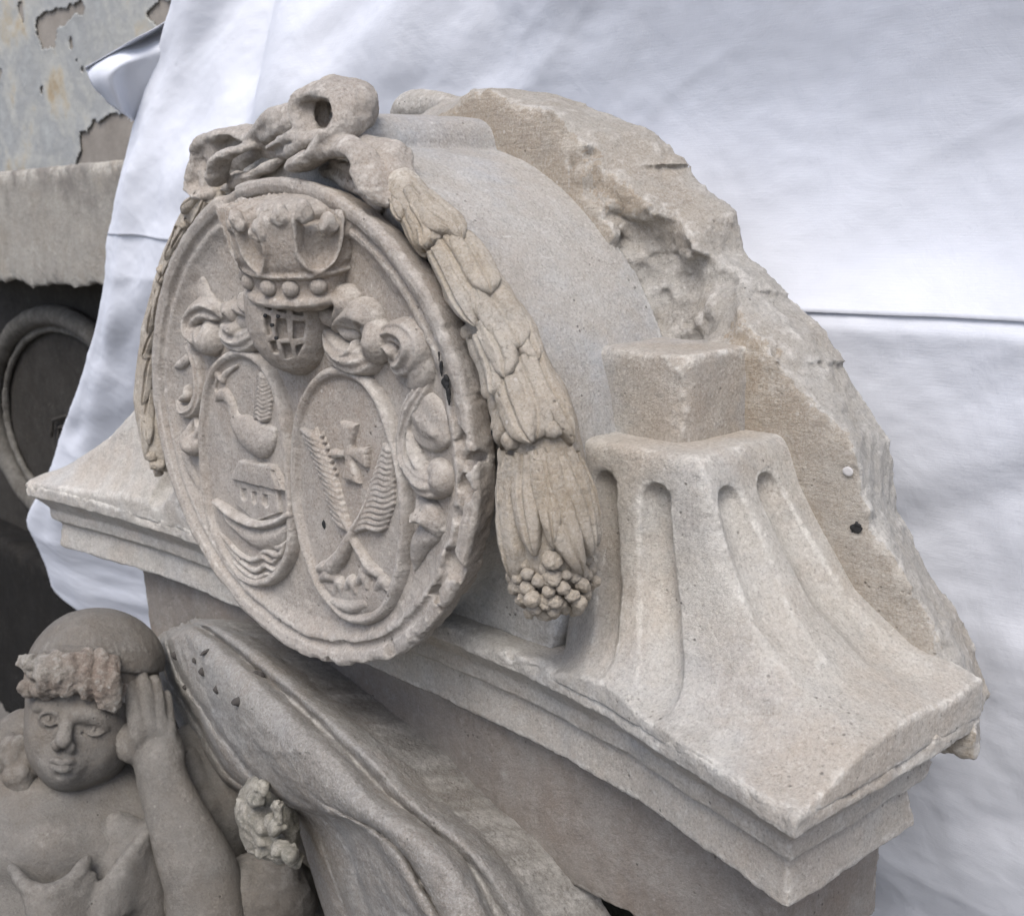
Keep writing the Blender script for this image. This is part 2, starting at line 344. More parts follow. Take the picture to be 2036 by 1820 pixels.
def plate(X, Y, Z):
    x2, z2 = np.broadcast_arrays(X[:, 0, :], Z[:, 0, :]); A = poly2(x2, z2, PF)[:, None, :]; B = poly2(x2, z2, PB)[:, None, :]
    t = np.clip((Y - .28) / .10, 0, 1); D = A * (1 - t) + B * t
    D = D + .008 * fbm(X, Y, Z, 9, 2) + .006 * facet(X, Y, Z, 15) + .006 * fbm(X, Y, Z, 24, 4, 3., .6) + .002
    d = smax(D, np.abs(Y - .335) - .055, .002)
    ch = np.exp(-(D / .02) ** 2 - ((Y - .28) / .018) ** 2)
    return d + ch * np.clip(fbm(X, Y, Z, 26, 4, 9.) + .35, 0, 1) * .018
v = Vol((-.84, .27, -.36), (.82, .41, .45), .0036); v.put(plate)
v.chain([on('P', 790, 225, 1, .37), on('P', 820, 210, 1, .37), on('P', 880, 212, 1, .37), on('P', 930, 235, 1, .36)], [.012, .022, .020, .02], .004)
for c_, r_ in [(on('P', 1300, 500, 1, .29), (.055, .025, .045)), (on('P', 1345, 600, 1, .29), (.045, .030, .05)), (on('P', 1250, 400, 1, .285), (.035, .016, .03)),
               (on('P', 1400, 560, 1, .30), (.05, .026, .03)), (on('P', 1440, 620, 1, .282), (.05, .018, .03)), (on('P', 1200, 330, 1, .28), (.035, .012, .03))]:
    def bite(X, Y, Z, c_=c_, r_=r_):
        return (np.sqrt(((X - c_[0]) / r_[0]) ** 2 + ((Y - c_[1]) / r_[1]) ** 2 + ((Z - c_[2]) / r_[2]) ** 2) - 1) * min(r_) + .012 * fbm(X, Y, Z, 14, 3, 2.) + .010 * facet(X, Y, Z, 24, 2.) + .012 * fbm(X, Y, Z, 40, 4, 5., .62)
    v.put(bite, c_ - np.array(r_) * 1.6, c_ + np.array(r_) * 1.6, .012, '-')
PEDGE = lambda x, y, z, N: np.clip((x - .12) / .2, .3, 1) * np.clip(1.25 + N[:, 1] * 1.3, .05, 1) * (.0022 * facet(x, y, z, 60, 1.) + .0030 * fbm(x, y, z, 80, 4))
pl = mk('back_plate', *v.polygons(), ST_PLATE, ped, disp=[(.0008, 50, 3), PEDGE]); pl.data.materials.append(ST_FRAC)
nn = np.empty(len(pl.data.polygons) * 3, np.float32); pl.data.polygons.foreach_get('normal', nn); cc = np.empty_like(nn); pl.data.polygons.foreach_get('center', cc); cc = cc.reshape(-1, 3)
pl.data.polygons.foreach_set('material_index', ((nn[1::3] > -.80 + .25 * fbm(cc[:, 0], cc[:, 1], cc[:, 2], 18, 3)) | (cc[:, 1] > .30)).astype(np.int32))

# --- stepped blocks and fluted flares, right and left
ZE = [.015, -.035, -.085, -.138, -.182, -.201, -.214, -.223, -.229, -.235, -.245]; EX = [0, .020, .052, .091, .155, .215, .26, .30, .345, .42, .6]; EY = [0, .003, .009, .021, .040, .053, .068, .084, .104, .14, .25]
EXL = [0, .075, .140, .235, .330, .370, .400, .425, .450, .49, .6]
def flare(sx):
    def f(X, Y, Z):
        z1 = Z[0, 0]; ex = interp(z1, ZE, EX)[None, None, :]; ey = interp(z1, ZE, EY)[None, None, :]
        x = X * sx; ex = ex if sx > 0 else interp(z1, ZE, EXL)[None, None, :]; xr = (.548 if sx > 0 else .59) + ex; yf = .131 - ey * np.clip((x - .36) / .10, .0, 1)
        dx = x - xr; dy = yf - Y
        d = smax(dx * .75, dy * .85, .006 + .07 * np.clip((-.03 - Z) / .2, 0, 1)); d = smax(d, .36 - x, .002); d = smax(d, Y - .30, 0); d = smax(d, Z - .0147, .006)
        for u0, u1, w0, w1, zt, zb in ((.424, .462, .0175, .027, -.034, -.205), (.496, .552, .020, .033, -.038, -.220)):   # flutes on the front face
            t = np.clip((Z - zt) / (zb - zt), 0, 1); xc = u0 + (u1 - u0) * t ** 1.6; wv = w0 + (w1 - w0) * t
            tz = np.clip(-(Z - zt), None, 0) ** 2 + np.clip(zb - Z, 0, None) ** 2
            q = np.sqrt((x - xc) ** 2 + (.95 * (Y - (yf - .002 - .016 * t * t))) ** 2 + tz) - wv; d = smax(d, -q * .9, .0015)
        for u0, u1, w0, w1, zt, zb, dp in ((.162, .10, .0190, .052, -.036, -.215, .9), (.228, .235, .0190, .048, -.034, -.21, .85)):      # flutes on the side face
            t = np.clip((Z - zt) / (zb - zt), 0, 1); yc = u0 + (u1 - u0) * t ** 1.5; wv = w0 + (w1 - w0) * t
            tz = np.clip(Z - zt, 0, None) ** 2 + np.clip(zb - Z, 0, None) ** 2
            q = np.sqrt((Y - yc) ** 2 + (1.0 * (x - (xr + .002 + .034 * t))) ** 2 + tz) - wv; d = smax(d, -q * dp, .002)
        x2, y2 = np.broadcast_arrays(X[:, :, 0] , Y[:, :, 0]); d = smax(d, poly2(x2 + 0, y2 + 0, PL)[:, :, None] + .002, .006)
        ch = np.exp(-(dx / .012) ** 2 - (dy / .012) ** 2) + np.exp(-(dx / .008) ** 2 - ((Z - .0147) / .008) ** 2) * .6 + np.exp(-(dy / .008) ** 2 - ((Z - .0147) / .008) ** 2) * .6
        return d * (1 if True else 0) + ch * np.clip(fbm(X, Y, Z, 34, 5) + .25, 0, 1) * .016
    return f
def block(sx):
    def f(X, Y, Z):
        x = X * sx; dx = x - .496; dy = .178 - (x - .44) * .10 - Y; dz = Z - .1072
        d = smax(smax(dx, dy, .003), dz, .003); d = smax(d, .36 - x, 0); d = smax(d, -(Z + .01), 0)
        ch = np.exp(-(dx / .012) ** 2 - (dy / .012) ** 2) + np.exp(-(dy / .008) ** 2 - (dz / .008) ** 2) * .7
        cor = np.sqrt((x - .500) ** 2 + (Y - .172) ** 2 + (Z - .112) ** 2); return smax(d + ch * np.clip(fbm(X, Y, Z, 30, 5, 4.) + .3, 0, 1) * .018, .020 + .012 * fbm(X, Y, Z, 40, 4) - cor, .002)
    return f
for sx in (1, -1):
    xs = (.35, .86) if sx > 0 else (-1.03, -.35); v = Vol((xs[0], .0, -.245), (xs[1], .305, .025), .0024 if sx > 0 else .004); v.put(flare(sx))
    mk('fluted_flare', *v.polygons(), ST_TOP, ped, disp=[(.0012, 50, 4), (.0015, 12, 2)])
    xs = sorted((.35 * sx, .51 * sx)); v = Vol((xs[0], .15, -.015), (xs[1], .30, .115), .0024); v.put(block(sx))
    mk('stepped_block', *v.polygons(), ST_BLOCK, ped, disp=[(.0018, 40, 4)])
#@@MED
# ================================================================== oval medallion with the arms
YF = .018
def medal(X, Y, Z):
    x2, z2 = np.broadcast_arrays(X[:, 0, :], Z[:, 0, :])
    q = np.sqrt((x2 / .36) ** 2 + (z2 / .3055) ** 2); g = np.sqrt((x2 / .36 ** 2) ** 2 + (z2 / .3055 ** 2) ** 2); D = q * (q - 1) / np.maximum(g, 1e-3)
    an = np.arctan2(z2, x2)
    rough = fbm(x2, z2, z2 * 0, 22, 4)
    side = np.clip(.35 + .65 * np.cos(an + .75), 0, 1)                     # the lower right rim is the most battered
    chip = np.clip(fbm(x2, z2, z2 * 0, 42, 5, 3., .62) - .08, 0, 1); D = D + side * (.0035 * rough + .010 * chip)
    t = -D
    yb = interp(t, [-.01, 0, .003, .010, .019, .023, .027, .031, .036, .044, .054, .07], [.012, .006, .001, -.001, .002, .009, .0105, .007, .0075, .0125, .0165, YF])
    deep = .35 + .65 * np.clip(-np.sin(an), 0, 1)
    yb = np.where(t > .031, YF - (YF - yb) * (1 + .3 * deep), yb)
    # the roll moulding is missing for a short way near the top
    gap = np.exp(-((an - 1.92) / .075) ** 4) * (t < .024); yb = yb + .010 * gap
    yb = yb + .0035 * side * np.exp(-((t - .010) / .012) ** 2) * (fbm(x2, z2, z2 * 0, 40, 4, 2.) + .3)
    yb = yb[:, None, :]; D = D[:, None, :]
    under = np.clip(Y - .006, 0, 1) * .25
    return smax(smax(yb - Y, D + under + side[:, None, :] * .004 * fbm(X, Y, Z, 30, 3, 7.), .003), Y - .040, .002)
v = Vol((-.375, -.01, -.32), (.375, .06, .32), .0016); v.put(medal)
for c_, x, y, r_ in (('c', 380, 790, .016), ('c', 410, 900, .018), ('c', 400, 1020, .017), ('c', 350, 1180, .013), ('c', 330, 1420, .016), ('c', 250, 1600, .015), ('b', 1330, 1640, .013), ('b', 1020, 1700, .010), ('b', 620, 1560, .008)):
    q_ = on(c_, x, y, 1, .008)
    v.put(lambda X, Y, Z: np.sqrt((X - q_[0]) ** 2 + ((Y - .004) * .9) ** 2 + (Z - q_[2]) ** 2) - r_ * .8 + .010 * facet(X, Y, Z, 45, 1.) + .006 * fbm(X, Y, Z, 60, 3), q_ - r_ * 2.2, q_ + r_ * 2.2, .003, '-')
med = mk('medallion', *v.polygons(), ST, ped, disp=[(.0016, 70, 4), (.0014, 14, 3)])

class HF:
    def __init__(s, lo, hi, h=.00095):
        s.h = h; s.x = np.arange(lo[0], hi[0], h); s.z = np.arange(lo[1], hi[1], h)
        s.X, s.Z = [a.astype(np.float32) for a in np.meshgrid(s.x, s.z, indexing='ij')]; s.H = np.full(s.X.shape, -.02, np.float32); s.lo = lo
    def box(s, a, b):
        i0, i1 = np.clip(((np.array([a[0], b[0]]) - s.lo[0]) / s.h).astype(int) + [0, 2], 0, len(s.x)); j0, j1 = np.clip(((np.array([a[1], b[1]]) - s.lo[1]) / s.h).astype(int) + [0, 2], 0, len(s.z))
        return slice(i0, i1), slice(j0, j1)
    def stroke(s, c, pts, r, h, k=.002, gr=0, gd=.0, base=0., flat=2., lift=.6, op='+'):
        n = len(pts); r = np.resize(np.array(r, float) * .001, n) if np.ndim(r) == 0 else np.interp(np.linspace(0, 1, n), np.linspace(0, 1, len(r)), np.array(r) * .001)
        h = np.full(n, h * .001, float) if np.ndim(h) == 0 else np.interp(np.linspace(0, 1, n), np.linspace(0, 1, len(h)), np.array(h) * .001)
        W = np.array([on(c, p[0], p[1], 1, YF - base * .001 - h[i] * lift)[[0, 2]] for i, p in enumerate(pts)])
        P = spline(np.c_[W, r, h], 7); m = P[:, 2].max() + .003
        sl_ = s.box(P[:, :2].min(0) - m, P[:, :2].max(0) + m); X, Z = s.X[sl_], s.Z[sl_]
        if X.size == 0: return
        best = np.full(X.shape, 9., np.float32); hh = np.zeros_like(best); sd_ = np.zeros_like(best)
        for i in range(len(P) - 1):
            a, b = P[i], P[i + 1]; e = b[:2] - a[:2]; L = e @ e + 1e-12
            t = np.clip(((X - a[0]) * e[0] + (Z - a[1]) * e[1]) / L, 0, 1); dx = X - a[0] - e[0] * t; dz = Z - a[1] - e[1] * t
            q = np.hypot(dx, dz) / np.maximum(a[2] + (b[2] - a[2]) * t, 1e-4); mk_ = q < best
            best = np.where(mk_, q, best); hh = np.where(mk_, a[3] + (b[3] - a[3]) * t, hh); sd_ = np.where(mk_, np.sign(e[0] * dz - e[1] * dx) * q, sd_)
        pr = np.power(np.clip(1 - best ** flat, 0, 1), .5)
        H = hh * pr + (gd * .001 * (np.cos(sd_ * math.pi * gr) - 1) * .5 * (best < 1) if gr else 0) + base * .001
        H = np.where(best < 1, H, -.02)
        if op == '+': s.H[sl_] = smax(s.H[sl_], H.astype(np.float32), k)
        else: s.H[sl_] = np.where(best < 1, s.H[sl_] - (hh * pr).astype(np.float32), s.H[sl_])
    def poly(s, c, pts, prof, lift=.008, op='+', sm=0, dome=0.):
        W = np.array([on(c, p[0], p[1], 1, YF - lift)[[0, 2]] for p in pts])
        if sm: W = spline(np.vstack([W, W[:1]]), sm)[:-1]
        m = .004; sl_ = s.box(W.min(0) - m, W.max(0) + m); D = -poly2(s.X[sl_], s.Z[sl_], W)
        D = D + .0007 * fbm(s.X[sl_], s.Z[sl_], s.X[sl_] * 0, 90, 3)
        H = interp(D, [p[0] * .001 for p in prof], [p[1] * .001 for p in prof]) + dome * np.sqrt(np.clip(D, 0, 1))
        if op == '+': s.H[sl_] = np.where(D > 0, smax(s.H[sl_], H, .001), s.H[sl_])
        elif op == '=': s.H[sl_] = np.where(D > 0, H, s.H[sl_])
        else: s.H[sl_] = np.where(D > 0, s.H[sl_] - H, s.H[sl_])
        return W
    def mesh(s, name, mat, parent, rough=.0008, fr=70, wear=.0):
        H = s.H; on_ = H > -.015
        for _ in range(2 if name == 'scroll_leaf' else 0):
            B = H.copy(); B[1:-1, 1:-1] = H[1:-1, 1:-1] * .25 + (H[:-2, 1:-1] + H[2:, 1:-1] + H[1:-1, :-2] + H[1:-1, 2:]) * .125 + (H[:-2, :-2] + H[2:, 2:] + H[:-2, 2:] + H[2:, :-2]) * .0625
            er = on_.copy(); er[1:-1, 1:-1] = on_[1:-1, 1:-1] & on_[:-2, 1:-1] & on_[2:, 1:-1] & on_[1:-1, :-2] & on_[1:-1, 2:] & on_[:-2, :-2] & on_[2:, 2:] & on_[:-2, 2:] & on_[2:, :-2]; H = np.where(er, B, H)
        n = fbm(s.X, s.Z, H * 3, fr, 4); H = H + rough * n + .0008 * fbm(s.X, s.Z, H, 18, 2)
        sk = np.zeros_like(on_); sk[1:] |= on_[:-1]; sk[:-1] |= on_[1:]; sk[:, 1:] |= on_[:, :-1]; sk[:, :-1] |= on_[:, 1:]
        H = np.where(on_, H, -.004); use = on_ | sk
        id_ = np.full(use.shape, -1, np.int32); id_[use] = np.arange(use.sum())
        V = np.stack([s.X[use], YF - H[use], s.Z[use]], 1)
        Q = np.stack([id_[:-1, :-1], id_[1:, :-1], id_[1:, 1:], id_[:-1, 1:]], -1).reshape(-1, 4); Q = Q[(Q >= 0).all(1)]
        # relax the vertices a little so steep sides do not read as stairs
        nb = np.zeros_like(V); ct = np.zeros(len(V), np.float32)
        for a, b in ((0, 1), (1, 2), (2, 3), (3, 0)):
            np.add.at(nb, Q[:, a], V[Q[:, b]]); np.add.at(ct, Q[:, a], 1)
        V2 = np.where(ct[:, None] > 2, V * .65 + .35 * nb / np.maximum(ct, 1)[:, None], V)
        return mk(name, V2, Q, mat, parent)

SH = [(-1, -2), (0, .0), (1.5, 10), (4, 15), (8, 16.5), (12, 14), (15, 9), (18, 7.5), (60, 8.5)]
# --- left shield: swan over a tower on a boat
f = HF((-.29, -.28), (.06, .13))
LS = [(520, 45), (440, 75), (375, 150), (335, 260), (312, 450), (318, 700), (350, 930), (400, 1060), (460, 1180), (540, 1275), (620, 1302), (710, 1270), (780, 1170), (803, 1040), (795, 800), (775, 520), (740, 330), (690, 190), (610, 85)]
f.poly('b', LS, SH, .010, sm=5); f.mesh('shield', ST, med).__setitem__('label', 'left oval shield carved with a bird above a tower and boat')
shl = bpy.data.objects['shield']
B_ = 7.
f = HF((-.27, -.09), (.03, .10))
f.stroke('b', [(392, 322), (412, 300), (440, 300), (470, 345), (484, 410), (500, 460), (540, 500), (590, 520)], [4, 9, 11, 10, 12, 17, 23, 27], [3, 7, 8, 8, 9, 12, 15, 15], base=B_)
f.stroke('b', [(540, 490), (600, 530), (650, 520), (700, 482)], [24, 27, 18, 5], [13, 17, 13, 5], base=B_)
f.stroke('b', [(590, 590), (597, 640)], [3.5, 3], 4, base=B_); f.stroke('b', [(625, 590), (628, 640)], [3, 3], 4, base=B_)
f.stroke('b', [(398, 150), (402, 190), (430, 225), (440, 190), (500, 145)], [6, 6, 5, 6, 3], 6, base=B_)
f.stroke('b', [(370, 190), (400, 200), (390, 260), (400, 300)], [3, 4, 3, 3], 5, base=B_)
f.mesh('swan', ST, shl)
f = HF((-.20, -.06), (.02, .09))
for i in range(11):      # fan of wavy feathers
    y0 = 195 + i * 22; wd_ = 44 + 5 * min(i, 6); xl_ = 612 - 2.2 * i
    f.stroke('b', [(xl_, y0 + 16), (xl_ + wd_ * .35, y0 - 4), (xl_ + wd_ * .65, y0 + 12), (xl_ + wd_ * 1.1, y0 - 2)], [3, 5, 5, 3], [5, 11, 11, 6], base=B_, k=.0006)
f.mesh('wing', ST, shl)
f = HF((-.25, -.17), (.03, .0))
f.poly('b', [(482, 700), (705, 730), (732, 915), (600, 960), (486, 860)], [(-1, -2), (0, 6), (2, 13), (50, 14)], .012)
f.poly('b', [(500, 632), (675, 662), (745, 806), (690, 800), (455, 742)], [(-1, -2), (0, 8), (2, 18), (50, 20)], .020)
f.poly('b', [(672, 690), (686, 690), (722, 790), (700, 795)], [(-1, 0), (0, 2), (3, 4), (40, 4)], .020, op='-')
for wx, wy in ((518, 800), (574, 818), (630, 832)):
    f.poly('b', [(wx - 12, wy - 14), (wx + 16, wy - 10), (wx + 18, wy + 40), (wx + 4, wy + 52), (wx - 8, wy + 36)], [(-1, 0), (0, 2), (1.5, 5), (40, 6)], .018, op='-')
f.mesh('tower', ST, shl)
f = HF((-.27, -.27), (.06, -.07))
f.poly('b', [(405, 890), (470, 930), (600, 985), (700, 970), (775, 960), (760, 1020), (720, 1090), (640, 1120), (560, 1090), (480, 1020), (430, 960)], [(-1, -2), (0, 6), (4, 12), (12, 17), (30, 20)], .014, sm=4)
f.stroke('b', [(385, 850), (430, 885), (480, 925), (550, 960), (620, 975), (700, 960), (770, 920)], [4, 6, 6.5, 6.5, 6.5, 6, 6], [12, 15, 16, 16, 16, 15, 13], base=B_)
f.mesh('boat', ST, shl)
f = HF((-.25, -.28), (.05, -.12))
for i, W_ in enumerate([[(405, 1000), (450, 1060), (520, 1130), (580, 1155), (640, 1140), (690, 1165), (750, 1100)], [(430, 1060), (490, 1130), (560, 1195), (600, 1210), (650, 1185), (700, 1205), (755, 1150)],
                        [(450, 1120), (510, 1190), (570, 1240), (610, 1250), (660, 1230), (720, 1240)], [(600, 1150), (650, 1110), (720, 1130), (760, 1060)], [(680, 1060), (720, 1090), (770, 1050)]]):
    f.stroke('b', W_, [2, 4.5, 5, 5, 5, 4, 2], [2, 6, 7, 7, 7, 6, 2], base=B_, k=.001)
f.mesh('waves', ST, shl)

# --- right shield: cross between crossed palm branches held over a rock
f = HF((-.03, -.29), (.29, .13))
RS = [(1040, 138), (950, 160), (880, 235), (825, 350), (797, 500), (788, 700), (800, 880), (835, 1060), (880, 1200), (930, 1320), (1000, 1410), (1080, 1480), (1180, 1498), (1280, 1440), (1350, 1290), (1385, 1080), (1392, 850), (1370, 680), (1325, 500), (1275, 350), (1210, 240), (1130, 165)]
f.poly('b', RS, SH, .010, sm=5)
R2 = f.mesh('shield', ST, med); R2['label'] = 'right oval shield carved with a cross and two palm branches'
f = HF((.0, -.08), (.2, .06))
for P4 in ([(1018, 428), (1112, 452), (1085, 560), (1095, 640), (1128, 775), (1035, 745), (1050, 640), (1042, 560)], [(975, 575), (1045, 590), (1090, 575), (1172, 568), (1165, 690), (1085, 635), (1045, 632), (978, 640)]):
    f.poly('b', P4, [(-1, -2), (0, 8), (1.5, 15), (6, 17), (30, 17)], .018)
f.mesh('cross', ST, R2)
f = HF((.0, -.2), (.25, .04))
f.stroke('b', [(915, 475), (950, 600), (985, 740), (1030, 880), (1095, 1010)], [3, 4.5, 5, 5.5, 6], [6, 9, 10, 10, 10], base=B_)
for i in range(15):
    t = i / 14; x0 = 930 + 150 * t + 12 * math.sin(t * 3); y0 = 500 + 460 * t
    L_ = 92 - 14 * t
    for sg in (1,):
        f.stroke('b', [(x0 + 5, y0 + 38), (x0 - L_ * .45, y0 + 10), (x0 - L_, y0 - 22)], [5, 6, 3], [8, 11, 6], base=B_, k=.0006)
    if i < 7: f.stroke('b', [(x0 + 5, y0 + 20), (x0 + 18, y0 + 6), (x0 + 22, y0 - 18)], [2.5, 3, 1.5], [5, 6, 3], base=B_, k=.001)
f.mesh('palm_branch', ST, R2)
f = HF((.06, -.2), (.27, .04))
f.stroke('b', [(1268, 555), (1245, 680), (1205, 800), (1150, 920), (1095, 1010)], [3, 4.5, 5, 5.5, 6], [6, 9, 10, 10, 10], base=B_)
for i in range(15):
    t = i / 14; x0 = 1262 - 140 * t; y0 = 570 + 410 * t; L_ = 50 + 105 * min(1, t * 1.4)
    L_ = min(L_, 1335 - x0)
    f.stroke('b', [(x0, y0 + 22), (x0 + L_ * .35, y0 + 2), (x0 + L_ * .7, y0 + 14), (x0 + L_, y0 - 12 + 14 * t)], [4.6, 5.8, 5.8, 3], [8, 12, 12, 6], base=B_, k=.0006)
f.mesh('palm_branch', ST, R2)
f = HF((.04, -.28), (.25, -.08))
f.stroke('b', [(1100, 1010), (1060, 1090), (1030, 1140), (985, 1190)], [6, 9, 11, 12], [10, 14, 15, 13], base=B_)
f.stroke('b', [(1095, 1035), (1140, 1110), (1180, 1180), (1235, 1225)], [5, 6, 7, 6], [9, 11, 12, 10], base=B_)
for c_ in ([(925, 1200), (960, 1190), (1000, 1210)], [(940, 1250), (975, 1235), (1010, 1250)], [(1150, 1215), (1195, 1205), (1240, 1230)], [(1130, 1270), (1160, 1240), (1180, 1290)], [(1230, 1300), (1262, 1270), (1280, 1300)], [(1010, 1320), (1030, 1270), (1050, 1330)], [(1070, 1300), (1095, 1265), (1120, 1320)], [(1000, 1370), (1080, 1400), (1170, 1380)]):
    f.stroke('b', c_, [6, 9, 7], [7, 11, 8], base=B_)
f.poly('b', [(915, 1230), (990, 1260), (1080, 1250), (1180, 1250), (1290, 1270), (1300, 1370), (1240, 1440), (1130, 1455), (1020, 1390), (950, 1320)], [(-1, -2), (0, 6), (8, 11), (30, 14)], .012, sm=3)
f.mesh('rock_and_hands', ST, R2, rough=.0022, fr=45)

# --- mantling: each scroll of leaves is a piece of its own
def scroll(strokes, c='a', rough=.0007):
    P = []
    for s_ in strokes: P += [on(s_[0] if isinstance(s_[0], str) else c, p[0], p[1], 1, 0.0)[[0, 2]] for p in (s_[1] if isinstance(s_[0], str) else s_[0])]
    P = np.array(P); f = HF(P.min(0) - .05, P.max(0) + .05)
    for s_ in strokes:
        cc = c
        if isinstance(s_[0], str): cc = s_[0]; s_ = s_[1:]
        kw = s_[3] if len(s_) > 3 else {}; f.stroke(cc, s_[0], s_[1], s_[2], **kw)
    return f.mesh('scroll_leaf', ST, med, rough=rough + .0009, fr=60)
G3 = dict(gr=3, gd=4.); G2 = dict(gr=2, gd=3.5)
scroll([([(1095, 800), (1150, 840), (1180, 870), (1150, 930), (1120, 960)], [8, 18, 20, 15, 8], [12, 24, 27, 20, 8], G2), ([(1060, 880), (1080, 940), (1130, 990)], [7, 12, 6], [10, 18, 8])])
scroll([([(1130, 1010), (1170, 960), (1240, 930), (1300, 960), (1320, 1000)], [6, 13, 20, 20, 12], [12, 22, 28, 28, 14], G2), ([(1160, 1000), (1200, 1040), (1250, 1040), (1270, 1000)], [6, 9, 9, 6], [10, 14, 14, 8])])
scroll([([(1320, 1010), (1340, 1060), (1340, 1110), (1320, 1160)], [15, 22, 21, 13], [16, 30, 30, 16]),
        ([(1070, 1040), (1100, 1110), (1150, 1170), (1230, 1200), (1300, 1190), (1370, 1150)], [8, 15, 19, 20, 18, 10], [12, 20, 26, 28, 24, 12], G3),
        ([(1150, 1140), (1200, 1160), (1240, 1130), (1250, 1090)], [4, 5, 6, 5], [20, 26, 26, 18])])
scroll([([(1385, 1090), (1420, 1045), (1480, 1030), (1550, 1060), (1575, 1130), (1540, 1200), (1490, 1225), (1455, 1190)], [8, 12, 16, 20, 22, 18, 14, 8], [14, 20, 24, 28, 30, 26, 20, 10], G3),
        ([(1395, 1115), (1440, 1120), (1470, 1150), (1465, 1190)], [5, 7, 8, 6], [16, 22, 24, 14], G2),
        ([(1600, 1120), (1620, 1200), (1600, 1290), (1570, 1330)], [12, 18, 18, 10], [10, 18, 16, 8])])
scroll([([(1500, 200), (1450, 280), (1400, 360), (1370, 440), (1352, 540), (1365, 640), (1420, 720), (1480, 770), (1550, 775)], [6, 12, 14, 12, 11, 12, 15, 18, 14], [6, 14, 16, 16, 16, 20, 24, 26, 16], G3),
        ([(1400, 500), (1415, 590), (1450, 660), (1490, 690)], [4, 6, 7, 5], [14, 20, 20, 14]), ([(1530, 690), (1545, 740), (1530, 780)], [14, 19, 14], [16, 24, 16])], 'b')
scroll([([(1400, 330), (1430, 400), (1480, 450), (1540, 500)], [10, 24, 32, 18], [6, 11, 15, 17], G2), ([(1440, 330), (1500, 380), (1545, 440)], [8, 20, 20], [5, 10, 12])], 'b')
scroll([([(1440, 830), (1455, 880), (1480, 950), (1500, 990)], [5, 12, 21, 17], [8, 16, 25, 14], G2), ([(1430, 910), (1440, 950), (1455, 930), (1450, 890)], [3, 4, 4, 3], [24, 30, 28, 20])], 'b')
scroll([([(1510, 1000), (1450, 1060), (1430, 1130), (1425, 1200)], [16, 14, 10, 4], [12, 16, 12, 4]), ([(1560, 990), (1500, 1040), (1460, 1110)], [8, 8, 4], [10, 12, 6])], 'b')
scroll([([(575, 818), (600, 870), (650, 905), (700, 900)], [5, 12, 16, 12], [10, 22, 26, 18], G2), ([(672, 745), (662, 800), (690, 850)], [4, 10, 12], [8, 16, 18])])
scroll([([(490, 900), (510, 915), (530, 930)], [12, 16, 12], [14, 24, 16]), ([(530, 880), (580, 900), (640, 930), (705, 935)], [8, 11, 11, 8], [14, 20, 20, 14], G2)])
scroll([([(465, 1000), (485, 1050), (530, 1085), (600, 1085), (660, 1050), (710, 1000)], [6, 12, 16, 18, 16, 10], [10, 18, 22, 24, 22, 14], G3), ([(500, 1005), (540, 1015), (560, 1010)], [9, 11, 7], [18, 26, 16]), ([(540, 960), (620, 970), (690, 960)], [8, 14, 10], [8, 14, 12])])
scroll([([(455, 925), (420, 890), (360, 875), (300, 905), (268, 970), (278, 1040), (320, 1080)], [8, 11, 12, 12, 12, 14, 16], [12, 18, 20, 20, 20, 22, 24], G2), ([(430, 950), (370, 935), (320, 960), (300, 1010)], [5, 7, 7, 6], [12, 16, 16, 12]),
        ([(330, 1060), (355, 1075), (370, 1060), (375, 1010)], [16, 24, 22, 10], [18, 30, 26, 10]), ([(360, 735), (355, 790), (380, 840), (430, 870)], [8, 17, 14, 8], [5, 8, 9, 8])])
scroll([([(240, 1085), (275, 1150), (292, 1240), (295, 1340), (265, 1415), (215, 1425), (188, 1380)], [10, 12, 11, 12, 12, 10, 6], [8, 14, 14, 16, 18, 16, 8], G3), ([(185, 1190), (205, 1180), (240, 1150)], [4, 8, 8], [6, 10, 8]),
        ([(240, 1300), (235, 1345), (210, 1360)], [5, 7, 6], [10, 14, 10])], 'k')
scroll([([(275, 1470), (250, 1530), (230, 1580), (255, 1600), (290, 1560)], [6, 10, 14, 18, 10], [8, 14, 20, 24, 12]), ([(285, 1450), (300, 1520), (290, 1590)], [5, 7, 6], [8, 12, 10])], 'k')
scroll([([(225, 1640), (255, 1720), (290, 1790), (310, 1850)], [10, 12, 8, 3], [8, 8, 6, 2])], 'k')

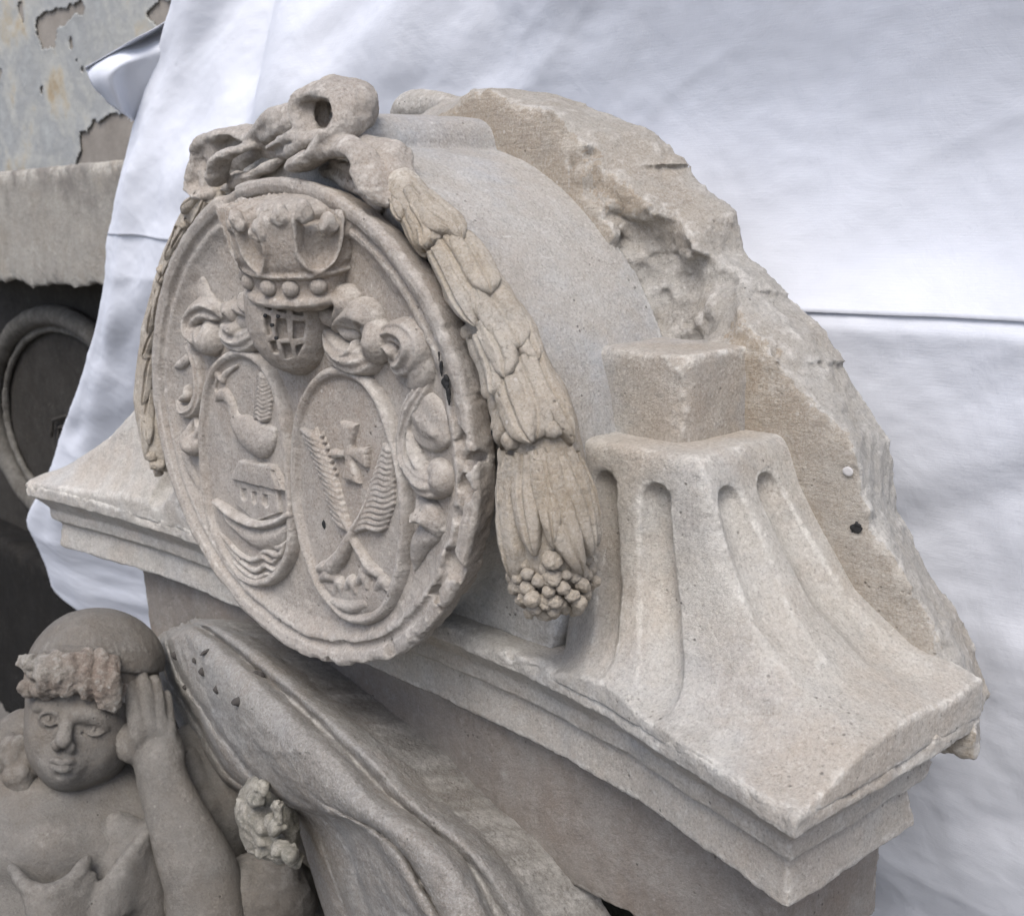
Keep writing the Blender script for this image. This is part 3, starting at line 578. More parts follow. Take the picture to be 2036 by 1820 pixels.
# --- crown: flaring cup on two rolls, straps and points broken
def lathe_vol(lo, hi, h, zs, rs, xc, qd, extra=None, yc=YF, sh=(0, 0, 0)):
    v = Vol(lo, hi, h)
    def f(X, Y, Z):
        Z = Z + sh[0] * (X - xc) + sh[1] * (yc - Y) + sh[2]; r = interp(Z, zs, rs); d = (np.sqrt((X - xc) ** 2 + ((Y - yc) / qd) ** 2 + 1e-9) - r) * .8
        th = np.arctan2(-(Y - yc) / qd, X - xc)
        d = smax(d, (Z - zs[0]) * (1 if zs[0] > zs[-1] else -1), .003); d = smax(d, -(Z - zs[-1]), .003); d = smax(d, Y - yc - .004, 0)
        return extra(d, X, Y, Z, th) if extra else d
    v.put(f); return v
XC = .043
def crown_extra(d, X, Y, Z, th):
    u = th / math.pi; zz = (Z - .197) / .062
    top = .264 + .009 * fbm(X * 1, Y, Z * 0, 40, 3, 6.) + .008 * np.sin(th) - .006 * np.abs(np.sin(th * 3.5))
    d = smax(d, Z - top, .004)
    # open loops between the straps
    for uc, wd, sl in ((.16, .085, .0), (.45, .060, .0), (.63, .055, .0), (.84, .06, 0)):
        q = np.sqrt(((u - uc) / wd) ** 2 + (np.clip(.62 - zz, 0, None) / .52) ** 2); ins = np.clip(1.0 - q, 0, .35) / .35
        d = d + .0125 * ins * (zz > .02) * np.clip((1.25 - zz) * 3, 0, 1) - .0048 * np.exp(-((q - 1.08) / .10) ** 2) * (zz > .0)
    return d + .0022 * fbm(X, Y, Z, 60, 3)
zs = [.275, .262, .235, .210, .2005, .1975, .1945, .190, .180, .172, .1685, .163, .158, .155, .150]
rs = [.112, .1125, .106, .097, .091, .0945, .0935, .084, .081, .0805, .086, .0875, .083, .072, .066]
CS = (.11, .22, -.013)
v = lathe_vol((-.10, -.085, .130), (.165, .03, .300), .0017, zs, rs, XC, .78, crown_extra, sh=CS)
v.ell((XC - .004, YF + .002, .263), (.088, .066, .022), .006)
def on_crown(x, y):
    r_ = ray('a', x, y)
    for t in np.arange(1.2, 1.9, .002):
        q = CAM + r_ * t
        if q[2] < .30 and np.hypot(q[0] - XC, (q[1] - YF) / .78) < np.interp(q[2] + CS[0] * (q[0] - XC) + CS[1] * (YF - q[1]) + CS[2], [.155, .20, .262], [.083, .093, .112]): return q
    return CAM + r_ * 1.5
for x, y in ((560, 395), (690, 440), (815, 345), (955, 330), (1095, 400), (1225, 420)):
    for dx_, dy_, rr_ in ((0, -22, .0085), (-26, 14, .0070), (26, 14, .0070), (0, 40, .0055)): v.ell(on_crown(x + dx_, y + dy_), (rr_, rr_, rr_ * 1.15), .0025)
cr = mk('crown', *v.polygons(), ST, med, disp=[(.0014, 70, 4), lambda x, y, z, N: .0015 * np.clip((z - .225) / .04, 0, 1) * fbm(x, y, z, 90, 3, 1.)])
for i, th in enumerate((2.85, 2.35, 1.9, 1.35, .95, .5)):
    v = Vol((-.016,) * 3, (.016,) * 3, .0013); v.ell((0, 0, 0), (.0105 + .002 * (i == 1), .010, .0095)); o = mk('jewel', *v.polygons(), ST, cr, disp=[(.0016, 90, 3)])
    dx_, dy_ = .082 * math.cos(th), .082 * .78 * math.sin(th); o.location = (XC + dx_, YF - dy_, .181 - CS[2] - CS[0] * dx_ - CS[1] * dy_)
# --- helmet with barred visor
def helm_extra(d, X, Y, Z, th):
    return d + .0008 * fbm(X, Y, Z, 60, 3)
zs = [.172, .150, .125, .105, .090, .080, .072, .066, .0655]; rs = [.066, .0665, .0645, .058, .048, .038, .024, .010, .002]
v = lathe_vol((-.06, -.06, .055), (.10, .03, .175), .0013, zs, rs, .020, .95, helm_extra)
for P4 in ([(728, 800), (770, 806), (762, 905), (728, 890)], [(800, 812), (852, 828), (850, 918), (800, 905)], [(885, 842), (942, 880), (950, 935), (890, 925)], [(722, 925), (760, 940), (768, 1040), (740, 1050), (722, 990)],
           [(795, 952), (850, 955), (862, 1065), (800, 1070), (786, 1010)], [(890, 962), (962, 970), (950, 1060), (892, 1068)], [(748, 1085), (790, 1080), (810, 1150), (775, 1150)], [(820, 1095), (872, 1095), (888, 1170), (850, 1185)], [(905, 1110), (950, 1100), (915, 1170)]):
    cx_ = sum(p[0] for p in P4) / len(P4); ang = (cx_ - 700) / 360; 
    def win(X, Y, Z, P4=P4):
        W = []
        for p in P4:       # the point of the helmet's surface that the visor opening has
            r_ = ray('a', *p); best = None
            for t in np.arange(1.2, 1.9, .002):
                q = CAM + r_ * t; rr = np.interp(q[2], zs[::-1], rs[::-1])
                if np.hypot(q[0] - .02, (q[1] - YF) / .95) < rr: best = q; break
            W.append(best if best is not None else CAM + r_ * 1.5)
        W = np.array(W); c = W.mean(0); nrm = np.array([c[0] - .02, c[1] - YF, 0]); nrm /= np.linalg.norm(nrm); tx = np.array([-nrm[1], nrm[0], 0])
        U = (X - c[0]) * tx[0] + (Y - c[1]) * tx[1] + 0 * Z; D = poly2(U, Z + 0 * U, np.c_[(W - c) @ tx, W[:, 2]])
        dep = (X - c[0]) * nrm[0] + (Y - c[1]) * nrm[1]
        return smax(D, -(dep + .0085), .001)
    v.put(win, op='-', k=.002)
mk('helmet', *v.polygons(), ST, med, disp=[(.0009, 75, 4)])
# ================================================================== swags of laurel leaves, berries and the ribbon bow
def path3(c, pts, y_pick, y_c, rad):
    P = np.array([on(c, p[0], p[1], 1, y_pick) for p in pts]); P[:, 1] = y_c
    return spline(np.c_[P, np.array(rad) * .001], 8)
def hit_tube(r_, T, infl):
    best = None; t = .9
    for _ in range(90):
        q = CAM + r_ * t; A = T[:-1, :3]; B = T[1:, :3]; e = B - A; u = np.clip(((q - A) * e).sum(1) / ((e * e).sum(1) + 1e-12), 0, 1)
        cc = A + e * u[:, None]; dv = q - cc; rr = T[:-1, 3] + (T[1:, 3] - T[:-1, 3]) * u + infl; d = np.sqrt((dv ** 2).sum(1)) - rr; i = d.argmin()
        if best is None or d[i] < best[0]: best = (d[i], cc[i], rr[i], q.copy())
        if d[i] < .0004: break
        t += max(d[i], .0005)
        if t > 2.6: break
    d, c_, rr, q = best; n = (q - c_) / np.linalg.norm(q - c_)
    return c_ + n * rr, n
def leaf(c, line, wid, T, infl, parent, label=None, mat=None, thick=.007, ridge=1.0):
    L = spline(line, 7); n = len(L); m = 15; pts = [hit_tube(ray(c, *p), T, infl) for p in L]
    C_ = np.array([p[0] for p in pts]); Nn = np.array([p[1] for p in pts])
    for _ in range(3):
        C_[1:-1] = (C_[:-2] + 2 * C_[1:-1] + C_[2:]) / 4; Nn[1:-1] = Nn[:-2] + 2 * Nn[1:-1] + Nn[2:]; Nn /= np.linalg.norm(Nn, axis=1)[:, None]
    tg = np.gradient(C_, axis=0); tg /= np.linalg.norm(tg, axis=1)[:, None] + 1e-9; sd_ = np.cross(tg, Nn); sd_ /= np.linalg.norm(sd_, axis=1)[:, None]
    s_ = np.linspace(0, 1, n); wv = interp(s_, [0, .15, .45, .75, .9, 1], [.7, .9, 1, .86, .5, .06]) * wid * .001
    u = np.linspace(-1, 1, m); V = []
    prof = .0060 * np.sqrt(np.clip(1.02 - u ** 2, 0, 1)) * ridge - .0048 * np.exp(-(u / .12) ** 2) + .0006 * np.exp(-((np.abs(u) - .3) / .12) ** 2)
    for i in range(n):
        lift = .001 + .007 * s_[i] ** 2 - .003 * max(0, s_[i] - .85) / .15 + .0012 * math.sin(s_[i] * 9 + wid)
        for j in range(m):
            V.append(C_[i] + sd_[i] * (u[j] * wv[i]) + Nn[i] * (prof[j] * min(1, wv[i] / .008) + lift - .10 * wv[i] * u[j] ** 2 - .0005))
    top = len(V)
    for i in range(n):
        for j in (0, m - 1): V.append(C_[i] + sd_[i] * (u[j] * wv[i] * .9) + Nn[i] * (-thick - .004))
    for j in range(m): V.append(C_[-1] + sd_[-1] * (u[j] * wv[-1] * .6) - tg[-1] * .004 + Nn[-1] * (-thick - .004))
    V = np.array(V); Q = []
    for i in range(n - 1):
        for j in range(m - 1): a = i * m + j; Q.append((a, a + 1, a + m + 1, a + m))
        Q.append((i * m, (i + 1) * m, top + 2 * i + 2, top + 2 * i)); Q.append((i * m + m - 1, top + 2 * i + 1, top + 2 * i + 3, (i + 1) * m + m - 1))
    e0 = top + 2 * n
    for j in range(m - 1): a = (n - 1) * m + j; Q.append((a, a + 1, e0 + j + 1, e0 + j))
    o = mk('leaf', V, np.array(Q), mat or ST_GAR, parent)
    sb = o.modifiers.new('sub', 'SUBSURF'); sb.levels = sb.render_levels = 2; sb.boundary_smooth = 'PRESERVE_CORNERS'
    tx = bpy.data.textures.get('chip') or bpy.data.textures.new('chip', 'CLOUDS'); tx.noise_scale = .012; tx.noise_depth = 4
    dm = o.modifiers.new('wear', 'DISPLACE'); dm.texture = tx; dm.strength = .0018; dm.mid_level = .5; dm.texture_coords = 'GLOBAL'
    return o
v = Vol((-.014,) * 3, (.014,) * 3, .0012); v.ell((0, 0, 0), (.0095, .009, .0098)); BV = v.polygons()
BM = [mk('berry', BV[0], BV[1], ST_GAR, None, disp=[(.0030, 90 + 30 * i, 3), lambda x, y, z, N: .0012 * fbm(x, y, z, 260, 3)]) for i in range(3)]
for o in BM: bpy.data.objects.remove(o)
BM = [m for m in bpy.data.meshes if m.name.startswith('berry')]
def berry(p, r, parent):
    o = bpy.data.objects.new('berry', random.choice(BM)); S.collection.objects.link(o); o.location = p; o.scale = [r / .0095 * random.uniform(.93, 1.07) for _ in range(3)]
    o.rotation_euler = (random.uniform(0, 6), random.uniform(0, 6), 0); o.parent = parent; return o
def core(T, mat, name, parent, h=.0022, amp=.003):
    v = Vol(T[:, :3].min(0) - T[:, 3].max() - .02, T[:, :3].max(0) + T[:, 3].max() + .02, h)
    for a, b in zip(T[:-1], T[1:]): v.cap(a[:3], b[:3], a[3], b[3], .004)
    return mk(name, *v.polygons(), mat, parent, disp=[(amp, 22, 4), (.0012, 70, 3)])

TR = path3('l', [(60, -80), (170, 60), (315, 215), (455, 405), (590, 625), (705, 850), (815, 1080), (915, 1300), (975, 1480), (1018, 1750), (1040, 2000), (1055, 2280), (1062, 2480)], .02, .044,
           [21, 22, 23, 24, 26, 28, 30, 33, 36, 39, 42, 41, 30])
swag = core(TR, ST_GAR, 'garland', ped); swag['label'] = 'right garland of laurel leaves ending in a bunch of berries'
LV = [('m', [(1300, 760), (1370, 860), (1440, 960), (1500, 1110)], 13), ('m', [(1400, 700), (1480, 800), (1560, 900), (1640, 960)], 13), ('l', [(330, -30), (430, 60), (520, 160), (580, 280)], 13),
      # crop, line from root to tip, half width in mm
    ('l', [(120, -20), (160, 60), (210, 130)], 9), ('l', [(300, 10), (360, 90), (430, 160), (520, 225)], 13),
    ('l', [(160, 60), (230, 170), (290, 270), (350, 375)], 9), ('l', [(240, 50), (300, 150), (350, 240), (370, 330)], 12),
    ('l', [(390, 330), (470, 500), (570, 660), (680, 840)], 13), ('l', [(450, 260), (540, 400), (620, 540), (690, 650), (705, 790)], 15),
    ('l', [(560, 230), (660, 380), (730, 520), (770, 640)], 17), ('l', [(400, 400), (440, 520), (490, 640), (530, 720)], 7),
    ('l', [(700, 560), (800, 700), (900, 860), (960, 1000)], 21), ('l', [(720, 790), (800, 920), (860, 1050), (880, 1190)], 15),
    ('l', [(640, 900), (680, 1050), (720, 1200), (770, 1330)], 11), ('l', [(690, 880), (760, 1050), (810, 1200), (830, 1300)], 12),
    ('l', [(660, 1200), (700, 1380), (735, 1500), (770, 1635)], 12), ('l', [(780, 1240), (800, 1360), (810, 1450), (800, 1540)], 10),
    ('l', [(860, 1180), (900, 1330), (960, 1470), (1050, 1610)], 17), ('l', [(950, 1050), (1030, 1250), (1080, 1400), (1075, 1590)], 19),
    ('l', [(1060, 1020), (1130, 1200), (1210, 1380), (1310, 1620)], 13), ('l', [(1130, 1300), (1190, 1450), (1250, 1560)], 9),
    ('l', [(880, 650), (960, 800), (1020, 960), (1070, 1080)], 15)]
for c_, ln, wd in LV: leaf(c_, ln, wd * 1.12, TR, .001 + .006 * ((LV.index((c_, ln, wd)) * 7 % 5) / 4), swag)
LV2 = [('c', [(610, 860), (600, 1000), (610, 1150), (560, 1000)][:3], 11), ('c', [(500, 850), (490, 1020), (500, 1200), (508, 1400)], 8),
       ('c', [(620, 850), (590, 1050), (620, 1300), (680, 1555)], 21), ('c', [(700, 860), (690, 1020), (720, 1200), (760, 1400)], 15),
       ('c', [(800, 860), (830, 1050), (900, 1250), (990, 1490)], 19), ('c', [(900, 840), (960, 1000), (1010, 1150), (1030, 1400)], 17),
       ('c', [(760, 840), (800, 1000), (830, 1150), (850, 1360)], 13), ('c', [(960, 860), (1020, 1020), (1050, 1180), (1062, 1350)], 10), ('c', [(560, 840), (550, 1000), (560, 1150), (560, 1340)], 10)]
for c_, ln, wd in LV2: leaf(c_, ln, wd, TR, .0035 + .003 * random.random(), swag, thick=.012)
for c_, x, y, r in [('l', 400, 235, 9), ('l', 615, 875, 8.5), ('l', 905, 1585, 10), ('l', 1170, 1510, 10.5), ('c', 845, 1415, 10), ('c', 845, 1505, 9.5), ('c', 545, 1310, 8), ('c', 550, 1400, 8)]:
    p, n = hit_tube(ray(c_, x, y), TR, .003); berry(p, r * .001, swag)
for k_ in range(92):       # the bunch of berries that closes the garland
    a_ = k_ * 2.39996; tt = (k_ + .5) / 92; zz = 1 - tt * 1.45; rr = math.sqrt(max(0, 1 - zz * zz))
    E_ = TR[-1]; ctr = np.array([E_[0] - .001, E_[1] + .000, -.108]); R_ = np.array([.043, .043, .044])
    berry(ctr + R_ * (np.array([rr * math.cos(a_), rr * math.sin(a_), -zz]) * random.uniform(.9, 1.06) + np.array([random.uniform(-.06, .06) for _ in range(3)])), random.uniform(.0056, .0088), swag)

TL = path3('k', [(330, 330), (250, 420), (190, 540), (130, 680), (90, 840), (50, 1000), (30, 1180), (22, 1350), (45, 1500), (80, 1650)], .03, .046, [24, 22, 22, 22, 23, 24, 26, 28, 30, 28])
swl = core(TL, ST_GAR, 'garland', ped); swl['label'] = 'left garland seen edge on behind the oval medallion'
for ln, wd in [([(300, 300), (265, 340), (230, 400)], 8), ([(340, 330), (310, 400), (280, 450)], 8), ([(250, 430), (220, 500), (170, 590)], 9), ([(200, 470), (170, 560), (150, 650)], 8), ([(210, 560), (170, 640), (125, 730)], 9), ([(150, 640), (130, 700), (110, 760)], 7),
               ([(130, 740), (100, 860), (80, 980)], 10), ([(95, 800), (70, 920), (50, 1040)], 9), ([(80, 960), (50, 1060), (25, 1150)], 10), ([(60, 1120), (35, 1250), (25, 1400)], 12), ([(50, 1300), (40, 1450), (60, 1600)], 12), ([(30, 1400), (30, 1500), (45, 1680)], 10)]:
    leaf('k', ln, wd, TL, .001, swl)
for x, y, r in [(235, 450, 8), (118, 690, 8), (110, 740, 7), (38, 1130, 8), (70, 870, 6), (75, 1700, 8), (95, 1740, 8), (60, 1660, 8), (85, 1770, 7), (105, 1700, 8)]:
    p, n = hit_tube(ray('k', x, y), TL, .002); berry(p, r * .001, swl)

# --- the bow on top: loops and knot cut from one stone
v = Vol((-.27, -.035, .225), (.30, .12, .45), .0021)
def Bp(x, y, yy): return on('m', x, y, 1, yy)
YB = .035
YA = (.25, .95, .18)
v.chain([Bp(150, 640, .075), Bp(260, 540, .075), Bp(400, 470, .075), Bp(560, 420, .075), Bp(760, 400, .075)], [.018, .024, .026, .028, .03], .01)
v.ell(Bp(1050, 190, .072), (.021, .030, .031), .006); v.ell(Bp(880, 230, .085), (.03, .014, .03), .006)
v.chain([Bp(790, 350, .03), Bp(760, 220, .034), Bp(800, 120, .04), Bp(910, 85, .045), Bp(1020, 125, .045), Bp(1030, 230, .038), Bp(960, 350, .024), Bp(860, 460, .014), Bp(760, 535, .014), Bp(680, 565, .02)],
        [.009, .011, .012, .0125, .0125, .012, .011, .010, .009, .006], .003, sq=(YA, 2.5))
v.chain([Bp(750, 190, .055), Bp(660, 245, .05), Bp(570, 275, .048), Bp(490, 350, .05), Bp(440, 410, .05)], [.012, .014, .013, .011, .009], .005, sq=(YA, 2.0))
v.chain([Bp(720, 280, .045), Bp(620, 330, .045), Bp(520, 390, .048)], [.014, .013, .010], .005, sq=(YA, 1.6))
v.chain([Bp(545, 455, .028), Bp(620, 410, .022), Bp(690, 370, .018), Bp(760, 400, .02), Bp(840, 380, .022)], [.008, .009, .009, .008, .006], .002, sq=(YA, 1.9))
v.chain([Bp(590, 500, .03), Bp(660, 475, .022), Bp(750, 420, .018)], [.007, .008, .007], .002, sq=(YA, 1.8))
v.chain([Bp(450, 400, .055), Bp(340, 355, .05), Bp(240, 370, .048), Bp(160, 425, .048), Bp(125, 530, .046), Bp(90, 640, .04), Bp(75, 710, .036), Bp(130, 755, .03)], [.008, .010, .010, .011, .010, .009, .009, .007], .003, sq=(YA, 2.5))
v.chain([Bp(470, 430, .045), Bp(380, 450, .03), Bp(290, 480, .022), Bp(225, 520, .018), Bp(190, 600, .018), Bp(185, 680, .022)], [.007, .0075, .008, .008, .008, .006], .0025, sq=(YA, 2.1))
v.ell(Bp(185, 480, .045), (.018, .018, .024), .006); v.ell(Bp(130, 650, .040), (.014, .014, .024), .006)
v.chain([Bp(280, 625, .05), Bp(360, 640, .042), Bp(450, 600, .040), Bp(560, 540, .042)], [.005, .0075, .0075, .006], .002, sq=(YA, 1.8))
v.chain([Bp(220, 710, .045), Bp(320, 680, .038), Bp(430, 655, .038)], [.005, .007, .005], .002)
v.chain([Bp(930, 465, .022), Bp(990, 440, .018), Bp(1060, 470, .016), Bp(1115, 545, .016), Bp(1155, 650, .018), Bp(1215, 740, .02), Bp(1285, 795, .022)], [.010, .0105, .010, .0105, .012, .012, .007], .003, sq=(YA, 1.7))
v.chain([Bp(1040, 435, .05), Bp(1170, 440, .055), Bp(1290, 480, .055), Bp(1325, 570, .05), Bp(1370, 680, .044), Bp(1330, 730, .032)], [.008, .010, .0105, .010, .008, .005], .003, sq=(YA, 1.8))
v.ell(Bp(1245, 600, .055), (.015, .018, .024), .006)
v.chain([Bp(890, 520, .045), Bp(1000, 580, .038), Bp(1110, 650, .038)], [.006, .008, .006], .002)
v.chain([Bp(850, 590, .05), Bp(960, 640, .044), Bp(1080, 720, .044), Bp(1200, 830, .048)], [.009, .008, .007, .007], .004)
c_ = Bp(845, 245, .03); dr = ray('m', 845, 245); v.cap(c_ - dr * .06, c_ + dr * .022, .0075, .0085, .002, '-', sq=((0, 0, 1), 1.9))
v.chain([Bp(1120, 450, .008), Bp(1180, 500, .01), Bp(1190, 560, .012)], .0025, .003, '-')
v.put(lambda X, Y, Z: -(np.hypot(X, Z + .05) - .33 + 0 * Y), op='|', k=.004)
mk('ribbon_bow', *v.polygons(), ST, ped, disp=[(.0030, 22, 3), (.0035, 60, 4), lambda x, y, z, N: .003 * facet(x, y, z, 45, 3.), lambda x, y, z, N: -.002 * np.abs(fbm(x, y, z, 40, 3, 5.)), (.0012, 120, 3)])
def spot(name, mat, p, r, n, parent, amp=.002):
    v = Vol((-.02,) * 3, (.02,) * 3, .0011); v.ell((0, 0, 0), r, .001); o = mk(name, *v.polygons(), mat, parent, disp=[(amp, 170, 3)]); o.rotation_euler = Vector(n).to_track_quat('Z', 'Y').to_euler(); o.location = p; return o
spot('hole_shade_disc', PITCH_HOLE, on('P', 1703, 1050, 1, .2802), (.0072, .0066, .0013), (0, -1, 0), ped, .0040)  # flat black disc painted for the shade inside a hole
spot('paint_dot', PAINT, on('P', 1686, 937, 1, .2796), (.0066, .0055, .0010), (0, -1, 0), ped, .0008)
for x, y, a, b in ((470, 1205, .0050, .0085), (440, 1115, .0025, .0085), (425, 1040, .0014, .006), (490, 1300, .0028, .0095), (478, 1262, .002, .005)):
    spot('pitch_and_hole_mark', PITCH_HOLE, on('l', x, y, 1, .0035), (a, b, .0018), (.35, -1, 0), ped, .0022)
spot('pitch_and_hole_mark', PITCH_HOLE, on('l', 785, 1540, 1, .010), (.0028, .006, .0025), (.3, -1, 0), ped, .0022)
spot('pitch_and_hole_mark', PITCH_HOLE, on('b', 958, 972, 1, YF - .0085), (.0045, .0065, .0014), (0, -1, 0), ped, .0012)  # black disc painted for the dark of a hole in the shield
for x, y in ((730, 935), (805, 940), (770, 990), (795, 1065)): spot('pitch_and_hole_mark', PITCH_HOLE, on('a', x, y, 1, YF - .058), (.0035, .003, .003), (0, -1, 0), ped, .003)
#@@STAT
# ================================================================== big draped figure leaning under the cornice
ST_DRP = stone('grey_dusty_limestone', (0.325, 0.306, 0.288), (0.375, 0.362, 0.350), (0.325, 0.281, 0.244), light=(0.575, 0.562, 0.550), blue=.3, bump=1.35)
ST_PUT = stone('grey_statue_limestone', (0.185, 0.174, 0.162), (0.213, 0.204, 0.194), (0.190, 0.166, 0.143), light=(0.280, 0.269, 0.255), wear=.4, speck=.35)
MOSS = stone('mossy_limestone', (.30, .275, .245), (.29, .28, .255), (.13, .14, .11), light=(.42, .40, .365))
drp = thing('draped_figure', 'grey stone figure in long sweeping drapery folds leaning below the cornice', 'statue', tuple(on('P', 600, 1500, 1, .0)))
def child(o, root):
    o.parent = root; o.matrix_parent_inverse = root.matrix_world.inverted() if False else Matrix.Translation(-Vector(root.location)); return o
Lc = spline([(312, 1262), (304, 1305), (316, 1370), (345, 1425), (378, 1490), (418, 1545), (476, 1578), (545, 1600), (590, 1640), (612, 1710), (636, 1790), (665, 1880), (700, 1960), (760, 2080), (840, 2260), (920, 2480), (1000, 2740)], 24)
Rc = spline([(400, 1228), (455, 1240), (535, 1285), (660, 1385), (788, 1495), (880, 1590), (966, 1664), (1012, 1715), (1050, 1768), (1085, 1825), (1120, 1880), (1160, 1940), (1210, 2010), (1290, 2130), (1390, 2300), (1490, 2520), (1580, 2780)], 24)
nU, nV = len(Lc), 190
def drape_y(u, v):
    dome = .118 - .165 * np.sin(np.pi * np.clip(v * .93 + .02, 0, 1)) ** .75 * (.55 + .45 * min(1, u * 3)) 
    if True:
        f_ = 0
        for c0, c1, w_, a_ in ((.07, .05, .030, .009), (.16, .13, .035, .009), (.27, .20, .050, .010), (.34, .34, .08, .006), (.48, .50, .12, .007), (.62, .66, .12, .005), (.87, .90, .09, .012)):
            c_ = c0 + (c1 - c0) * u + .012 * np.sin(u * 9 + c0 * 30); f_ = f_ + a_ * np.exp(-((v - c_) / w_) ** 2)
        f_ = f_ - .020 * np.exp(-((v - (.74 + .05 * u)) / .045) ** 2) - .009 * np.exp(-((v - (.215 - .03 * u)) / .018) ** 2) - .008 * np.exp(-((v - (.115 - .02 * u)) / .014) ** 2)
        f_ = f_ - .010 * np.exp(-((v - (.40 + .30 * (u - .45))) / .02) ** 2) * np.clip((u - .4) * 4, 0, 1) + .012 * np.exp(-((v - (.34 + .32 * (u - .45))) / .04) ** 2) * np.clip((u - .4) * 4, 0, 1)
    return dome - f_
V = []; vv = np.linspace(0, 1, nV)
for i in range(nU):
    u = min(1.6, i / (24 * 12)); y_ = drape_y(u, vv) + .09 * np.clip((.05 - u) / .05, 0, 1) ** 2
    for j in range(nV):
        p = Lc[i] * (1 - vv[j]) + Rc[i] * vv[j]; V.append(on('P', p[0], p[1], 1, float(y_[j])))
V = np.array(V).reshape(nU, nV, 3)
A = V[:, :1] + np.array([-.0, .10, -.01]); B = V[:, -1:] + np.array([0, .10, -.03]); V = np.concatenate([A, V, B], 1)
a, b = V.shape[:2]
V = V.reshape(-1, 3); I_ = np.arange(a * b).reshape(a, b); Q = np.stack([I_[:-1, :-1], I_[:-1, 1:], I_[1:, 1:], I_[1:, :-1]], -1).reshape(-1, 4)
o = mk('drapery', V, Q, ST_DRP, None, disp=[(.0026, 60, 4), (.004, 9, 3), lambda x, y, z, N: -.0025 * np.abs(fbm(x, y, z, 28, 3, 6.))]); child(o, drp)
ca = plain('dark_chip', (.055, .05, .045))
for i, (x, y, rx, ry) in enumerate(((937, 430, 15, 17), (1098, 411, 20, 5), (1044, 460, 6, 14), (1083, 517, 14, 16), (992, 600, 9, 11), (1166, 613, 17, 17), (1370, 535, 30, 15), (1410, 540, 28, 9), (1285, 677, 32, 17))):
    r_ = ray('f', x, y); best = None
    dd = V - CAM; t = dd @ r_; e = np.linalg.norm(dd - t[:, None] * r_, axis=1); j = e.argmin(); p = CAM + r_ * (t[j] - .001); s_ = .00033
    w_ = Vol((-.014,) * 3, (.014,) * 3, .0011); ang = .6 if i in (1, 2) else .1
    w_.ell((0, 0, 0), (rx * s_ * 1.2, ry * s_ * 1.2, .0055)); M2 = [w_.polygons()]
    c_ = mk('chip', M2[0][0], M2[0][1], ca, None, disp=[(.003, 160, 3)]); c_.matrix_world = Matrix.Translation(Vector(p)) @ cam.matrix_world.to_3x3().to_4x4() @ Matrix.Rotation(ang, 4, 'Z'); mw = c_.matrix_world.copy(); child(c_, drp); c_.matrix_basis = mw
# carved fruit bunch gripped in the folds
v = Vol(on('f', 1440, 1300, 1, -.01) - .13, on('f', 1440, 1300, 1, -.01) + .13, .0025)
D1 = lambda x, y, w_=0: on('f', x, y, 1, -.005 - w_)
v.chain([D1(1370, 1130), D1(1400, 1220), D1(1440, 1330), D1(1500, 1430)], [.020, .034, .038, .026], .01)
rr = random.Random(3)
for i in range(46):
    x, y = rr.uniform(1310, 1590), rr.uniform(1110, 1500)
    if abs((x - 1340) - (y - 1110) * .33) > 120: continue
    v.ell(D1(x, y, rr.uniform(.015, .034)), rr.uniform(.007, .014), .004)
child(mk('fruit_bunch', *v.polygons(), MOSS, None, disp=[(.005, 40, 4), lambda x, y, z, N: .008 * facet(x, y, z, 50, 2.), (.003, 90, 3)]), drp)

# ================================================================== stone child with a wreath, head on hand
DP = 1.98
F_ = lambda x, y, w_=0.: dist('f', x, y, DP - w_)
k_ = .37194 / FPX * DP                                    # metres per pick unit there
put = thing('stone_child', 'grey stone statue of a child in a broken wreath resting its head on one hand', 'statue', tuple(F_(450, 1500, -.05)))
Rr = np.array([RC[:, 0], RC[:, 1], RC[:, 2]])             # right, up, towards the viewer
def rot(a):   # tilt of the head in the picture plane
    c_, s_ = math.cos(a), math.sin(a); return np.array([c_ * Rr[0] + s_ * Rr[1], -s_ * Rr[0] + c_ * Rr[1], Rr[2]])
v = Vol(F_(470, 1700, .0) - .62, F_(470, 1700, .0) + .62, .008)
v.chain([F_(430, 1260, -.12), F_(400, 1400, -.14), F_(370, 1800, -.17), F_(400, 2100, -.16), F_(400, 2600, -.14), F_(380, 3300, -.12)], [.095, .135, .13, .14, .17, .20], .02)
v.chain([F_(160, 1280, -.09), F_(60, 1420, -.11), F_(-20, 1640, -.13)], [.075, .07, .06], .04)
v.chain([F_(640, 1200, -.12), F_(760, 1420, -.12), F_(760, 1700, -.1)], [.07, .09, .09], .05)
v.ell(F_(250, 1490, -.012), (.062, .055, .045), .03, Rr); v.ell(F_(520, 1480, -.020), (.062, .055, .045), .03, Rr)
v.chain([F_(150, 1210, -.06), F_(280, 1190, -.03), F_(400, 1230, -.02)], .012, .02); v.chain([F_(640, 1160, -.05), F_(540, 1180, -.03), F_(440, 1230, -.02)], .012, .02)
v.ell(F_(300, 2000, -.07), (.12, .10, .08), .05, Rr)
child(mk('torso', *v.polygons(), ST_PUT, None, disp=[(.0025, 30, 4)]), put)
v = Vol(F_(600, 1650, .0) - .33, F_(600, 1650, .0) + .33, .0045)
W0 = .046
for i in range(8):
    v.chain([F_(840 - 6 * i, 1270 + 62 * i, W0 - .055), F_(770 - 14 * i, 1400 + 55 * i, W0 - .012), F_(640 - 16 * i, 1560 + 46 * i, W0 + .004), F_(500 - 4 * i, 1760 + 40 * i, W0), F_(430 + 10 * i, 2000 + 30 * i, W0)], [.004, .006, .0085 - .002 * (i % 2), .008, .007], .008)
v.chain([F_(60, 1560, W0 - .02), F_(150, 1670, W0 + .01), F_(270, 1700, W0 + .022), F_(380, 1640, W0 + .01), F_(470, 1520, W0)], [.007, .011, .013, .012, .008], .006)
